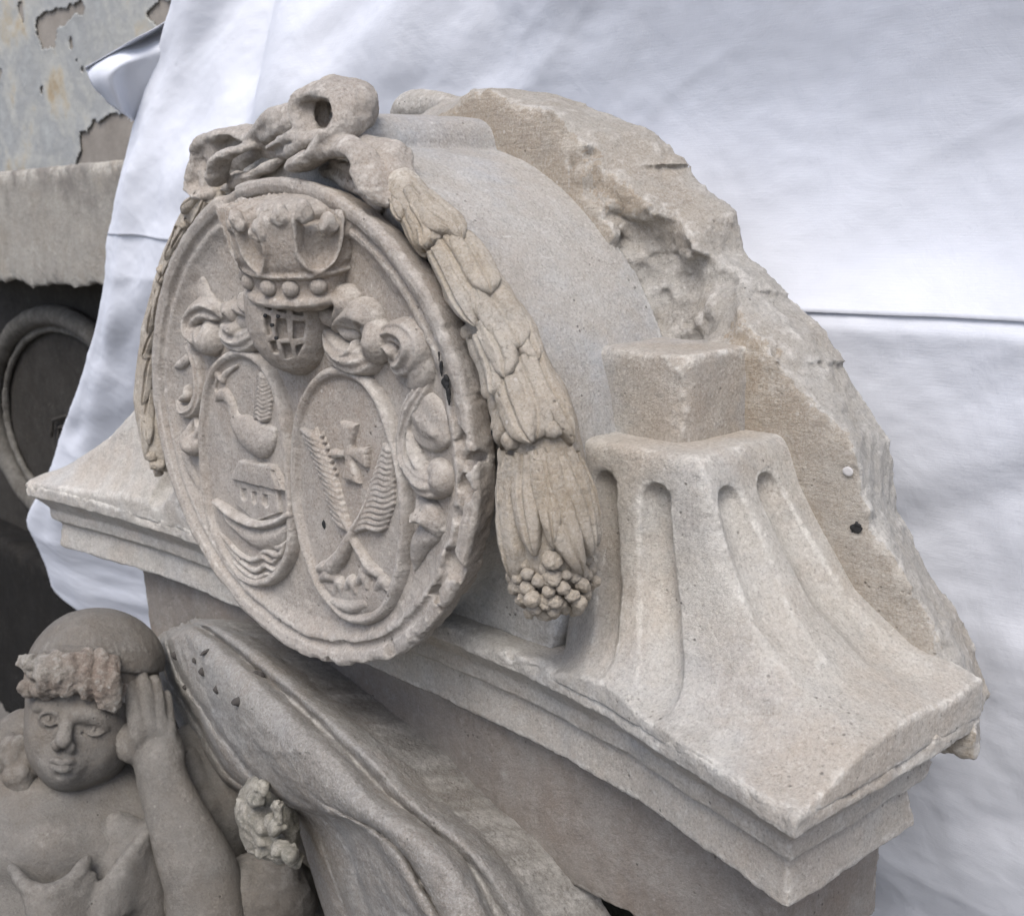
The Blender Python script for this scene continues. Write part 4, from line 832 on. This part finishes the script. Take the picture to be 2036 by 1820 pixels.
for i in range(6): v.chain([F_(110 + 14 * i, 1650 + 36 * i, W0), F_(210, 1755 + 40 * i, W0 + .024), F_(340, 1745 + 38 * i, W0 + .022), F_(500, 1600 + 40 * i, W0)], [.005, .009, .009, .006], .005)
v.ell(F_(620, 1780, -.045), (.085, .15, .06), .02, Rr)
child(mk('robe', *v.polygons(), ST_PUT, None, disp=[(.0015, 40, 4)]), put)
# the raised forearm and the hand
v = Vol(F_(900, 1150, .0) - .36, F_(900, 1150, .0) + .36, .0042)
v.chain([F_(855, 960, .03), F_(860, 1050, .03), F_(925, 1250, .03), F_(1010, 1450, .03), F_(1090, 1650, .02), F_(1120, 1950, .0)], [.035, .032, .038, .047, .053, .056], .01)
v.chain([F_(800, 830, .000), F_(840, 930, .018)], [.032, .038], .010)
for i, (x0, y0, x1, y1, r_) in enumerate(((690, 560, 735, 830, .0145), (760, 520, 795, 800, .0155), (830, 560, 850, 800, .0150), (895, 640, 905, 830, .0130))):
    v.chain([F_(x1 + 6, y1 + 90, .035), F_(x1, y1, .052 - .003 * i), F_((x0 + x1) / 2 - 4, (y0 + y1) / 2, .048 - .008 * i), F_(x0 - 6, y0, .030 - .006 * i)], [r_ * 1.0, r_ * .92, r_ * .84, r_ * .62], .0015)
v.chain([F_(690, 945, .03), F_(680, 870, .035), F_(670, 800, .02)], [.017, .015, .010], .008)
child(mk('arm', *v.polygons(), ST_PUT, None, disp=[(.001, 50, 3), (.003, 10, 2)]), put)
# head
H_ = lambda x, y, w_=0.: F_(x, y, w_)
v = Vol(F_(460, 640, -.02) - .22, F_(460, 640, -.02) + .22, .0024)
Rh = rot(-.14)
v.ell(H_(505, 600, -.045), (.098, .122, .106), .02, Rh)              # skull
v.ell(H_(425, 790, -.022), (.074, .108, .086), .03, Rh)              # face
v.ell(H_(350, 1040, .016), (.026, .022, .030), .030, Rh)             # chin
v.ell(H_(560, 900, -.012), (.032, .044, .054), .035, Rh); v.ell(H_(255, 860, -.004), (.019, .036, .042), .03, Rh)   # cheeks
v.chain([H_(470, 1040, -.07), H_(480, 1180, -.10)], [.052, .058], .02)
for cx, cy, s_, wd in ((262, 768, .82, .050), (500, 820, 1.08, .050)):
    v.ell(H_(cx, cy - 8, wd + .030), (.029 * s_, .021, .018), .010, Rh, '-')           # socket
    v.ell(H_(cx + 4, cy, wd - .004), (.020 * s_, .0150, .0150), .0015, Rh)             # eyeball
    t = lambda a_, b_, w_: H_(cx + a_ * s_, cy + b_, wd + w_)
    v.chain([t(-72, 2, .004), t(-40, -30, .010), t(0, -42, .0135), t(38, -28, .012), t(74, 10, .004)], [.0015, .0030, .0034, .0032, .0018], .0010)
    v.chain([t(-68, 6, .004), t(-36, 26, .009), t(4, 36, .011), t(40, 30, .009), t(72, 12, .004)], [.0012, .0024, .0026, .0024, .0014], .0010)
    v.ell(t(2, 2, .0135), .0062, .0006, None, '-'); v.ell(t(2, 2, .0100), .0030, .0006)
    v.chain([t(-66, 16, .006), t(0, 52, .011), t(66, 26, .005)], .0018, .002, '-')
v.chain([H_(190, 705, .034), H_(245, 692, .050), H_(318, 722, .056)], [.003, .0052, .005], .010); v.chain([H_(392, 742, .061), H_(470, 738, .062), H_(560, 765, .052), H_(640, 805, .030)], [.006, .0075, .007, .005], .012)
v.chain([H_(362, 735, .056), H_(350, 820, .066), H_(338, 890, .076)], [.0065, .0075, .0092], .007)
v.ell(H_(298, 906, .066), (.0080, .0075, .0095), .004); v.ell(H_(378, 914, .066), (.0085, .0075, .0095), .004)
v.ell(H_(312, 926, .078), .0034, .0015, None, '-'); v.ell(H_(360, 931, .078), .0034, .0015, None, '-')
v.ell(H_(330, 1000, .040), (.030, .022, .021), .014, Rh)
v.chain([H_(330, 940, .066), H_(332, 972, .064)], .0025, .002, '-')
v.chain([H_(262, 990, .050), H_(298, 988, .062), H_(334, 1000, .066), H_(372, 992, .064), H_(412, 1012, .052)], [.0025, .0046, .0042, .0048, .0025], .002)
v.chain([H_(280, 1020, .053), H_(338, 1036, .063), H_(392, 1024, .055)], [.0025, .0056, .0028], .0025)
v.chain([H_(256, 1000, .060), H_(300, 1008, .070), H_(336, 1018, .073), H_(372, 1012, .071), H_(420, 1016, .060)], .0017, .001, '-')
v.chain([H_(300, 1068, .054), H_(372, 1070, .054)], .0030, .006, '-')
child(mk('head', *v.polygons(), ST_PUT, None, disp=[(.0009, 60, 3)]), put)
v = Vol(F_(480, 480, -.0) - .20, F_(480, 480, .0) + .20, .0030)          # cap of hair with its band
v.ell(H_(520, 490, -.040), (.104, .094, .110), .01, Rh); v.ell(H_(505, 850, -.02), (.16, .115, .18), .012, Rh, '-')
v.chain([H_(225, 420, .02), H_(350, 405, .056), H_(520, 410, .068), H_(690, 445, .045), H_(800, 480, .0)], .006, .004)
for i in range(15): v.chain([H_(240 + 38 * i, 400, .02 + .045 * math.sin((i + 1) / 16 * 3.14)), H_(300 + 28 * i, 310, .01 + .03 * math.sin((i + 1) / 16 * 3.14)), H_(380 + 17 * i, 230, -.01)], [.004, .0035, .002], .004)
child(mk('cap', *v.polygons(), ST_PUT, None, disp=[(.003, 25, 4)]), put)
v = Vol(F_(400, 560, .04) - .18, F_(400, 560, .04) + .18, .0026)          # ragged wreath over the forehead
rr = random.Random(11)
for i in range(120):
    t = rr.random() ** 1.25; x = 130 + 530 * t; y = 535 + 50 * t + rr.uniform(-105, 85) * (1 - .1 * t); w_ = .088 - .00000060 * (x - 400) ** 2 + rr.uniform(-.008, .010)
    v.ell(H_(x, y, w_ - .012), (rr.uniform(.006, .014), rr.uniform(.006, .015), rr.uniform(.006, .012)), .002)
for x, y0, y1 in ((455, 420, 640), (545, 430, 690), (380, 440, 600), (610, 450, 700), (300, 440, 610), (240, 460, 600)): v.chain([H_(x, y0, .075), H_(x - 5, (y0 + y1) / 2, .088), H_(x, y1, .078)], [.011, .014, .010], .004)
for i in range(22): v.ell(H_(rr.uniform(180, 640), rr.uniform(470, 650), .108), rr.uniform(.004, .008), .003, None, '-')
WR = stone('chipped_wreath_stone', (.25, .235, .21), (.29, .275, .255), (.24, .17, .14), light=(.40, .385, .36), bump=1.3)
child(mk('wreath', *v.polygons(), WR, None, disp=[(.007, 40, 4), lambda x, y, z, N: -.005 * np.abs(fbm(x, y, z, 60, 4, 2.)), (.003, 110, 3)]), put)
v = Vol(F_(100, 1010, -.04) - .15, F_(100, 1010, -.04) + .15, .0032)
for i in range(40): v.ell(F_(rr.uniform(40, 200), 880 + rr.uniform(0, 250), -.04 + rr.uniform(-.02, .02)), rr.uniform(.010, .020), .004)
v.chain([F_(150, 820, -.07), F_(60, 900, -.1), F_(-60, 960, -.12), F_(-150, 1100, -.12)], [.03, .03, .04, .05], .02)
child(mk('curls', *v.polygons(), ST_PUT, None, disp=[(.004, 45, 4)]), put)

bs = thing('dark_gap_stone', 'green-black stone block added behind the pediment, darkening the gap below its lower edge', 'stone block', tuple(on('P', 1150, 1800, 1, .3)))
v = Vol((-.45, .21, -1.3), (.62, .60, -.50), .012); v.put(lambda X, Y, Z: smax(smax(np.abs(X + .04) - .5, np.abs(Y - .41) - .17, .02), np.abs(Z + .91) - .37, .02) + .02 * fbm(X, Y, Z, 8, 4) + .008 * facet(X, Y, Z, 14, 2.))  # block added so the gap under the pediment stays dark
child(mk('block', *v.polygons(), stone('green_black_stone', (.055, .058, .05), (.10, .10, .088), (.045, .055, .045), light=(.2, .2, .18), speck=.5), None, disp=[(.006, 20, 4)]), bs)

# ---- a carved wing behind the arm and worn stones below
wg = thing('broken_wing', 'grey carved wing fragment standing between the child and the drapery', 'stone carving', tuple(dist('f', 1150, 1150, 2.1)))
v = Vol(dist('f', 1140, 1150, 2.08) - .24, dist('f', 1140, 1150, 2.08) + .24, .004)
v.chain([dist('f', 1040, 900, 2.10), dist('f', 1110, 1080, 2.10), dist('f', 1190, 1250, 2.10), dist('f', 1230, 1480, 2.12)], [.035, .055, .055, .03], .02)
v.chain([dist('f', 1010, 950, 2.04), dist('f', 1060, 1100, 2.04), dist('f', 1130, 1230, 2.04), dist('f', 1180, 1340, 2.05)], [.010, .012, .012, .010], .008)
child(mk('wing', *v.polygons(), ST_PUT, None, disp=[(.004, 30, 4)]), wg)
sc = thing('worn_figure', 'dark worn stone figure half hidden under the drapery beside the arm', 'statue', tuple(dist('f', 1450, 1750, 2.2)))
v = Vol(dist('f', 1450, 1750, 2.15) - .36, dist('f', 1450, 1750, 2.15) + .36, .005)
for a, r_ in ((((1180, 1850, 2.0), (1280, 1740, 2.0), (1420, 1690, 2.02), (1540, 1730, 2.05)), [.03, .045, .05, .04]), (((1290, 1600, 2.3), (1340, 1750, 2.3), (1360, 2000, 2.25)), [.07, .09, .1]), (((1550, 1600, 2.3), (1600, 1800, 2.3), (1640, 2000, 2.2)), [.10, .12, .12])):
    v.chain([dist('f', *q) for q in a], r_, .03)
child(mk('torso', *v.polygons(), ST_PUT, None, disp=[(.012, 14, 4), (.006, 40, 3)]), sc)

# ================================================================== the neighbouring carving in the shade, left
YN = 1.15
nb = thing('shaded_cartouche', 'stone block, shade put into its dark colours, with projecting slab and oval moulding, left of the sheet', 'stone carving', tuple(on('P', 60, 700, 1, YN)))
a, b = on('P', -500, 330, 1, YN), on('P', 330, 575, 1, YN); zt = on('P', 120, 328, 1, YN)[2]; zb = on('P', 100, 572, 1, YN)[2]; xr = on('P', 420, 500, 1, YN)[0]; xl = xr - 6.0
v = Vol((xr - 3.0, YN - .03, zb - .08), (xr + .05, YN + .62, zt + .03), .014)
v.put(lambda X, Y, Z: smax(smax(smax(np.abs(X - (xl + xr) / 2) - (xr - xl) / 2, np.abs(Y - YN - .3) - .3, .01), Z - zt, .012), -(Z - zb - .05 * np.clip((Y - YN) / .2, 0, 1)) + .035 * fbm(X, Y, Z, 5, 4), .01))
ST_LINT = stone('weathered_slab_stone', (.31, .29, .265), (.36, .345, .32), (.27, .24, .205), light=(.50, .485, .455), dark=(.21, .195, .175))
child(mk('slab', *v.polygons(), ST_LINT, None, disp=[(.004, 14, 4)]), nb)
v = Vol((xl, YN + .22, -2.4), (xr, YN + .50, zb + .1), .03); v.put(lambda X, Y, Z: smax(np.abs(Y - YN - .36) - .10, np.abs(X - (xl + xr) / 2) - (xr - xl) / 2 + .02, .02) + 0 * Z)
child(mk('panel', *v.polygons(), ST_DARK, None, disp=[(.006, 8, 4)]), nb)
ST_BLK = stone('shade_black_stone', (.010, .0095, .009), (.016, .015, .014), (.009, .008, .007), light=(.03, .028, .026), speck=.35)  # deep shade at lower left put into the colour
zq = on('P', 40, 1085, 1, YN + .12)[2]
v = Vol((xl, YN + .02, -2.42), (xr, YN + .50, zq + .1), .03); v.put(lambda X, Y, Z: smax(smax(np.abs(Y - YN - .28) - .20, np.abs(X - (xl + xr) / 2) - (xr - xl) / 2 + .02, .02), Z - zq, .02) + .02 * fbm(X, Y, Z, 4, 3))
child(mk('shade_filler', *v.polygons(), ST_BLK, None, disp=[(.006, 8, 4)]), nb)  # block added to fill the lower left with black
cen = on('P', 108, 838, 1, YN + .2); w1 = abs(on('P', 262, 850, 1, YN + .2)[0] - cen[0]); h1 = abs(on('P', 108, 628, 1, YN + .2)[2] - cen[2])
ST_RING = stone('shaded_moulding_stone', (.09, .085, .078), (.12, .112, .104), (.075, .068, .06), light=(.17, .165, .155), speck=.35)  # shade below the slab put into the moulding's colour
v = Vol((cen[0] - w1 - .08, YN + .1, cen[2] - h1 - .08), (cen[0] + w1 + .08, YN + .32, cen[2] + h1 + .08), .007)
P_ = [(cen[0] + w1 * math.cos(t) + .22 * h1 * math.sin(t), YN + .22, cen[2] + h1 * math.sin(t)) for t in np.linspace(0, 2 * math.pi, 49)]
v.chain(P_, .048, .004, n=1); v.chain([(p[0] * 1 + (cen[0] - p[0]) * .13, YN + .24, p[2] + (cen[2] - p[2]) * .13) for p in P_], .018, .004, n=1)
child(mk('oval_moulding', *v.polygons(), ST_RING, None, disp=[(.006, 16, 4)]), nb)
v = Vol(on('P', 128, 870, 1, YN + .24) - .16, on('P', 128, 870, 1, YN + .24) + .16, .006)
for q in (((105, 835), (150, 828), (150, 900), (103, 905), (105, 835)), ((118, 850), (138, 848), (138, 885), (117, 888), (118, 850))): v.chain([on('P', x, y, 1, YN + .24) for x, y in q], .010, .004, n=2)
child(mk('square_relief', *v.polygons(), ST_DARK, None, disp=[(.004, 20, 3)]), nb)

# ================================================================== sheets hung behind
def cloth_mat():
    m = bpy.data.materials.new('white_cotton'); t = nodes(m); N = t.nodes.new; L = t.links.new
    out = N('ShaderNodeOutputMaterial'); b = N('ShaderNodeBsdfPrincipled'); L(b.outputs[0], out.inputs[0]); b.inputs['Roughness'].default_value = .95; b.inputs['Specular IOR Level'].default_value = .1
    b.inputs['Base Color'].default_value = (.625, .65, .70, 1)
    co = N('ShaderNodeTexCoord').outputs['Object']; hs = None
    for sc, rot_, st in ((1, 0, (900, 60, 60)), (1, 0, (60, 60, 900))):
        mp = N('ShaderNodeMapping'); mp.inputs['Scale'].default_value = st; L(co, mp.inputs[0]); n = N('ShaderNodeTexNoise'); n.inputs['Scale'].default_value = .6; n.inputs['Detail'].default_value = 2; L(mp.outputs[0], n.inputs['Vector'])
        if hs is None: hs = n.outputs['Fac']
        else:
            a = N('ShaderNodeMath'); a.operation = 'ADD'; L(hs, a.inputs[0]); L(n.outputs['Fac'], a.inputs[1]); hs = a.outputs[0]
    cr_ = N('ShaderNodeTexNoise'); cr_.inputs['Scale'].default_value = 9; cr_.inputs['Detail'].default_value = 9; cr_.inputs['Roughness'].default_value = .62; cr_.inputs['Distortion'].default_value = .6; L(co, cr_.inputs['Vector'])
    a = N('ShaderNodeMath'); a.operation = 'MULTIPLY_ADD'; L(cr_.outputs['Fac'], a.inputs[0]); a.inputs[1].default_value = 11.0; L(hs, a.inputs[2])
    bp = N('ShaderNodeBump'); bp.inputs['Strength'].default_value = .35; bp.inputs['Distance'].default_value = .0006; L(a.outputs[0], bp.inputs['Height']); L(bp.outputs[0], b.inputs['Normal']); return m
CLOTH = cloth_mat(); YC = .60
def seamz(x): return np.interp(x, [-1.9, -1.55, .35, 1.4], [on('P', 230, 467, 1, YC)[2], on('P', 300, 467, 1, YC)[2], on('P', 1570, 606, 1, YC)[2], on('P', 2036, 620, 1, YC)[2]])
EC = spline([(362, -160), (352, -60), (341, 0), (303, 130), (268, 240), (238, 380), (220, 480), (207, 600), (165, 800), (140, 900), (110, 1050), (75, 1200), (95, 1290), (130, 1420), (150, 1600), (150, 1900)], 6)
EP = np.array([on('P', p[0], p[1], 1, YC) for p in EC])
def sheet(name, z0, z1, off, nz, nx=520, label=''):
    top = z1 is None; T = np.linspace(0, 1, nz); rows = []
    X1 = 2.3; s_ = np.linspace(0, 1, nx) ** 1.0
    out = np.empty((nz, nx, 3))
    for i, t in enumerate(T):
        if top: za = lambda x: seamz(x) + (1.35 - seamz(x)) * t
        else: za = lambda x: -1.45 + (seamz(x) + .06 + 1.45) * t
        zmid = float(za(-1.5)); xl_ = np.interp(zmid, EP[::-1, 2], EP[::-1, 0]); x = xl_ + (X1 - xl_) * s_; z = za(x); out[i, :, 0] = x; out[i, :, 2] = z
    x, z = out[..., 0], out[..., 2]
    p1 = x * .9 + z * .45; q1 = z * .9 - x * .45
    y = YC + off + .045 * fbm(p1 * .7, q1 * 1.5, x * 0, 1.7, 2, 3.) + .020 * fbm(p1 * .7, q1 * 1.5, x * 0, 5, 2, 1.)
    y = y + .0014 * fbm(p1 * .6, q1 * 1.8, x * 0, 15, 3, 6.) + .004 * np.abs(fbm(x + z * .9, z * .8 - x, x * 0, 4.3, 3, 8.)) 
    y = y + .0011 * fbm(x * 1.2 + z * .3, z * 1.5, x * 0, 38, 3) 
    rd = lambda f_, sd, a_: a_ * (1 - np.abs(fbm(p1 * .8, q1 * 1.3, x * 0, f_, 2, sd)) * 2.2).clip(0, 1) ** 6
    y = y - rd(1.8, 2., .0030) - rd(3.8, 7., .0016)
    y = y - .043 * np.clip((z - .36) / .2, -1.3, 2.4) ** 2 * np.clip((x + .2) / .5, 0, 1)
    e = (x - x[:, :1]); y = y + .035 * np.exp(-e / .03) - .02 * np.exp(-((e - .16) / .06) ** 2)                    # edge curls back, then a vertical fold
    fx = -1.02 + .10 * (z - .3); y = y + .045 * np.exp(-((x - fx) / .085) ** 2) * np.clip((z - .15) * 2.5, 0, 1) - .03 * np.exp(-((x - fx - .22) / .12) ** 2) * np.clip((z - .1) * 2, 0, 1)
    y = y + np.clip(-(z - .1), 0, 2) * (.13 + .24 * np.clip((-.2 - x) / .4, 0, 1))
    if top: y = y - .002 * np.exp(-(z - seamz(x)) / .012) + .012
    kx = (y[:, :1] - CAM[1]) / (YC - CAM[1]); x = x + (CAM[0] + (x[:, :1] - CAM[0]) * kx - x[:, :1]) * np.exp(-e / .6); out[..., 0] = x 
    out[..., 1] = y; V = out.reshape(-1, 3); I_ = np.arange(nz * nx).reshape(nz, nx); Q = np.stack([I_[:-1, :-1], I_[:-1, 1:], I_[1:, 1:], I_[1:, :-1]], -1).reshape(-1, 4)
    o = mk(name, V, Q, CLOTH); o['label'] = label; o['category'] = 'cloth'; so_ = o.modifiers.new('thickness', 'SOLIDIFY'); so_.thickness = .0015; return o
sheet('cotton_sheet', 0, None, -.012, 230, label='upper white cotton sheet hung behind the carving, its hem crossing at mid height')
sheet('cotton_sheet', 0, 1, .004, 330, label='lower white cotton sheet below the hem, hanging in shade under the cornice')
# the frayed corner that sticks out at the upper left
fl = [[(385, 5), (362, 42), (335, 85), (318, 130), (282, 240)], [(320, 48), (295, 75), (268, 115), (250, 150), (262, 238)], [(260, 80), (240, 100), (222, 135), (220, 165), (240, 222)], [(205, 113), (196, 122), (194, 145), (200, 170), (218, 206)], [(169, 133), (172, 140), (180, 158), (192, 178), (205, 190)]]
yy = [.645, .61, .575, .60, .63]; W = np.array([[on('P', p[0], p[1], 1, yy[i] + .03 * math.sin(j * 1.9)) for j, p in enumerate(r)] for i, r in enumerate(fl)])
W = np.array([spline(r, 8) for r in W]); W = np.array([spline(W[:, j], 8) for j in range(W.shape[1])]); a, b = W.shape[:2]
I_ = np.arange(a * b).reshape(a, b); Q = np.stack([I_[:-1, :-1], I_[1:, :-1], I_[1:, 1:], I_[:-1, 1:]], -1).reshape(-1, 4)
o = mk('sheet_corner', W.reshape(-1, 3), Q, CLOTH, disp=[(.0025, 9, 2)]); o['label'] = 'folded frayed corner of white cloth sticking out at upper left'; o['category'] = 'cloth'; m_ = o.modifiers.new('thickness', 'SOLIDIFY'); m_.thickness = .002
v = Vol(on('P', 240, 215, 1, .6) - .18, on('P', 240, 215, 1, .6) + .18, .0016)
rr = random.Random(5)
for i in range(26):
    t = i / 25; x, y = 172 + 92 * t, 140 + 96 * t ** .85; q = on('P', x, y, 1, .61); e_ = on('P', x - rr.uniform(1, 7), y + rr.uniform(3, 12), 1, .61)
    v.chain([q, (q + e_) / 2 + .001, e_], .0011, .0005, n=2)
q = mk('loose_thread', *v.polygons(), CLOTH, None); q.parent = o; q['kind'] = 'stuff'

# ================================================================== wall with peeling plaster, ground
def wallmat(name, cols, sc):
    m = bpy.data.materials.new(name); t = nodes(m); N = t.nodes.new; L = t.links.new
    out = N('ShaderNodeOutputMaterial'); b = N('ShaderNodeBsdfPrincipled'); L(b.outputs[0], out.inputs[0]); b.inputs['Roughness'].default_value = .92
    co = N('ShaderNodeTexCoord').outputs['Object']; n = N('ShaderNodeTexNoise'); n.inputs['Scale'].default_value = sc; n.inputs['Detail'].default_value = 9; n.inputs['Roughness'].default_value = .65; L(co, n.inputs['Vector'])
    r = N('ShaderNodeValToRGB'); L(n.outputs['Fac'], r.inputs[0]); el = r.color_ramp.elements
    for i, (p, c) in enumerate(cols):
        e = el[i] if i < 2 else el.new(p); e.position = p; e.color = (*c, 1)
    L(r.outputs[0], b.inputs['Base Color'])
    bp = N('ShaderNodeBump'); bp.inputs['Distance'].default_value = .006; bp.inputs['Strength'].default_value = .6; n2 = N('ShaderNodeTexNoise'); n2.inputs['Scale'].default_value = 30; n2.inputs['Detail'].default_value = 8; L(co, n2.inputs['Vector']); L(n2.outputs['Fac'], bp.inputs['Height']); L(bp.outputs[0], b.inputs['Normal']); return m
WALL = wallmat('old_undercoat', [(.3, (.20, .18, .155)), (.7, (.30, .275, .24))], 4)
SKIN = wallmat('flaking_limewash', [(.34, (.36, .375, .365)), (.72, (.30, .22, .12)), (.46, (.29, .30, .295)), (.56, (.37, .375, .35)), (.64, (.38, .345, .27))], 2.6)
YW = 2.2
V = np.array([(-9, YW, -2.4), (6, YW, -2.4), (6, YW, 4.0), (-9, YW, 4.0), (-9, YW + .5, -2.4), (6, YW + .5, -2.4), (6, YW + .5, 4.0), (-9, YW + .5, 4.0)])
o = mk('wall', V, np.array([(0, 1, 2, 3), (5, 4, 7, 6), (4, 0, 3, 7), (1, 5, 6, 2), (3, 2, 6, 7)]), WALL, smooth=False); o['kind'] = 'structure'
wl = o
p0, p1 = on('P', -300, -250, 1, YW), on('P', 520, 420, 1, YW)
gx = np.linspace(p0[0], p1[0], 420); gz = np.linspace(p1[2], p0[2], 330); X, Z = np.meshgrid(gx, gz, indexing='ij')
D = np.full(X.shape, 9.)
for pts in ([(78, 40), (95, 18), (130, 20), (165, 5), (168, 20), (140, 35), (118, 60), (110, 90), (88, 95), (76, 70)], [(150, 340), (165, 300), (160, 262), (185, 250), (225, 238), (262, 225), (300, 250), (300, 420), (120, 420), (118, 345)], [(295, 30), (330, 0), (380, -20), (400, 60), (330, 60)], [(-60, 120), (-20, 110), (8, 140), (-10, 190), (-70, 200)]):
    D = np.minimum(D, poly2(X, Z, [on('P', q[0], q[1], 1, YW)[[0, 2]] for q in pts]))
n = fbm(X, Z, X * 0, 9, 4) * .05; D = D + n; D = np.minimum(D, .18 - np.abs(fbm(X, Z, X * 0, 3.0, 4, 9.)) * 0 - (fbm(X, Z, X * 0, 4.5, 5, 2.) > .44) * .4)
Yy = YW - .010 - .006 * np.exp(-np.clip(D, 0, 1) / .03) + .004 * fbm(X, Z, X * 0, 12, 4); keep = D > 0
id_ = np.full(X.shape, -1); id_[keep] = np.arange(keep.sum()); Q = np.stack([id_[:-1, :-1], id_[1:, :-1], id_[1:, 1:], id_[:-1, 1:]], -1).reshape(-1, 4); Q = Q[(Q >= 0).all(1)]
o = mk('plaster_skin', np.stack([X[keep], Yy[keep], Z[keep]], 1), Q, SKIN, wl); m_ = o.modifiers.new('thickness', 'SOLIDIFY'); m_.thickness = .008; m_.offset = -1
o = mk('ground', np.array([(-40, -40, -2.4), (40, -40, -2.4), (40, 40, -2.4), (-40, 40, -2.4)]), np.array([(0, 1, 2, 3)]), wallmat('worn_paving', [(.3, (.10, .095, .085)), (.7, (.18, .17, .155))], 3), smooth=False); o['kind'] = 'structure'
#@@END
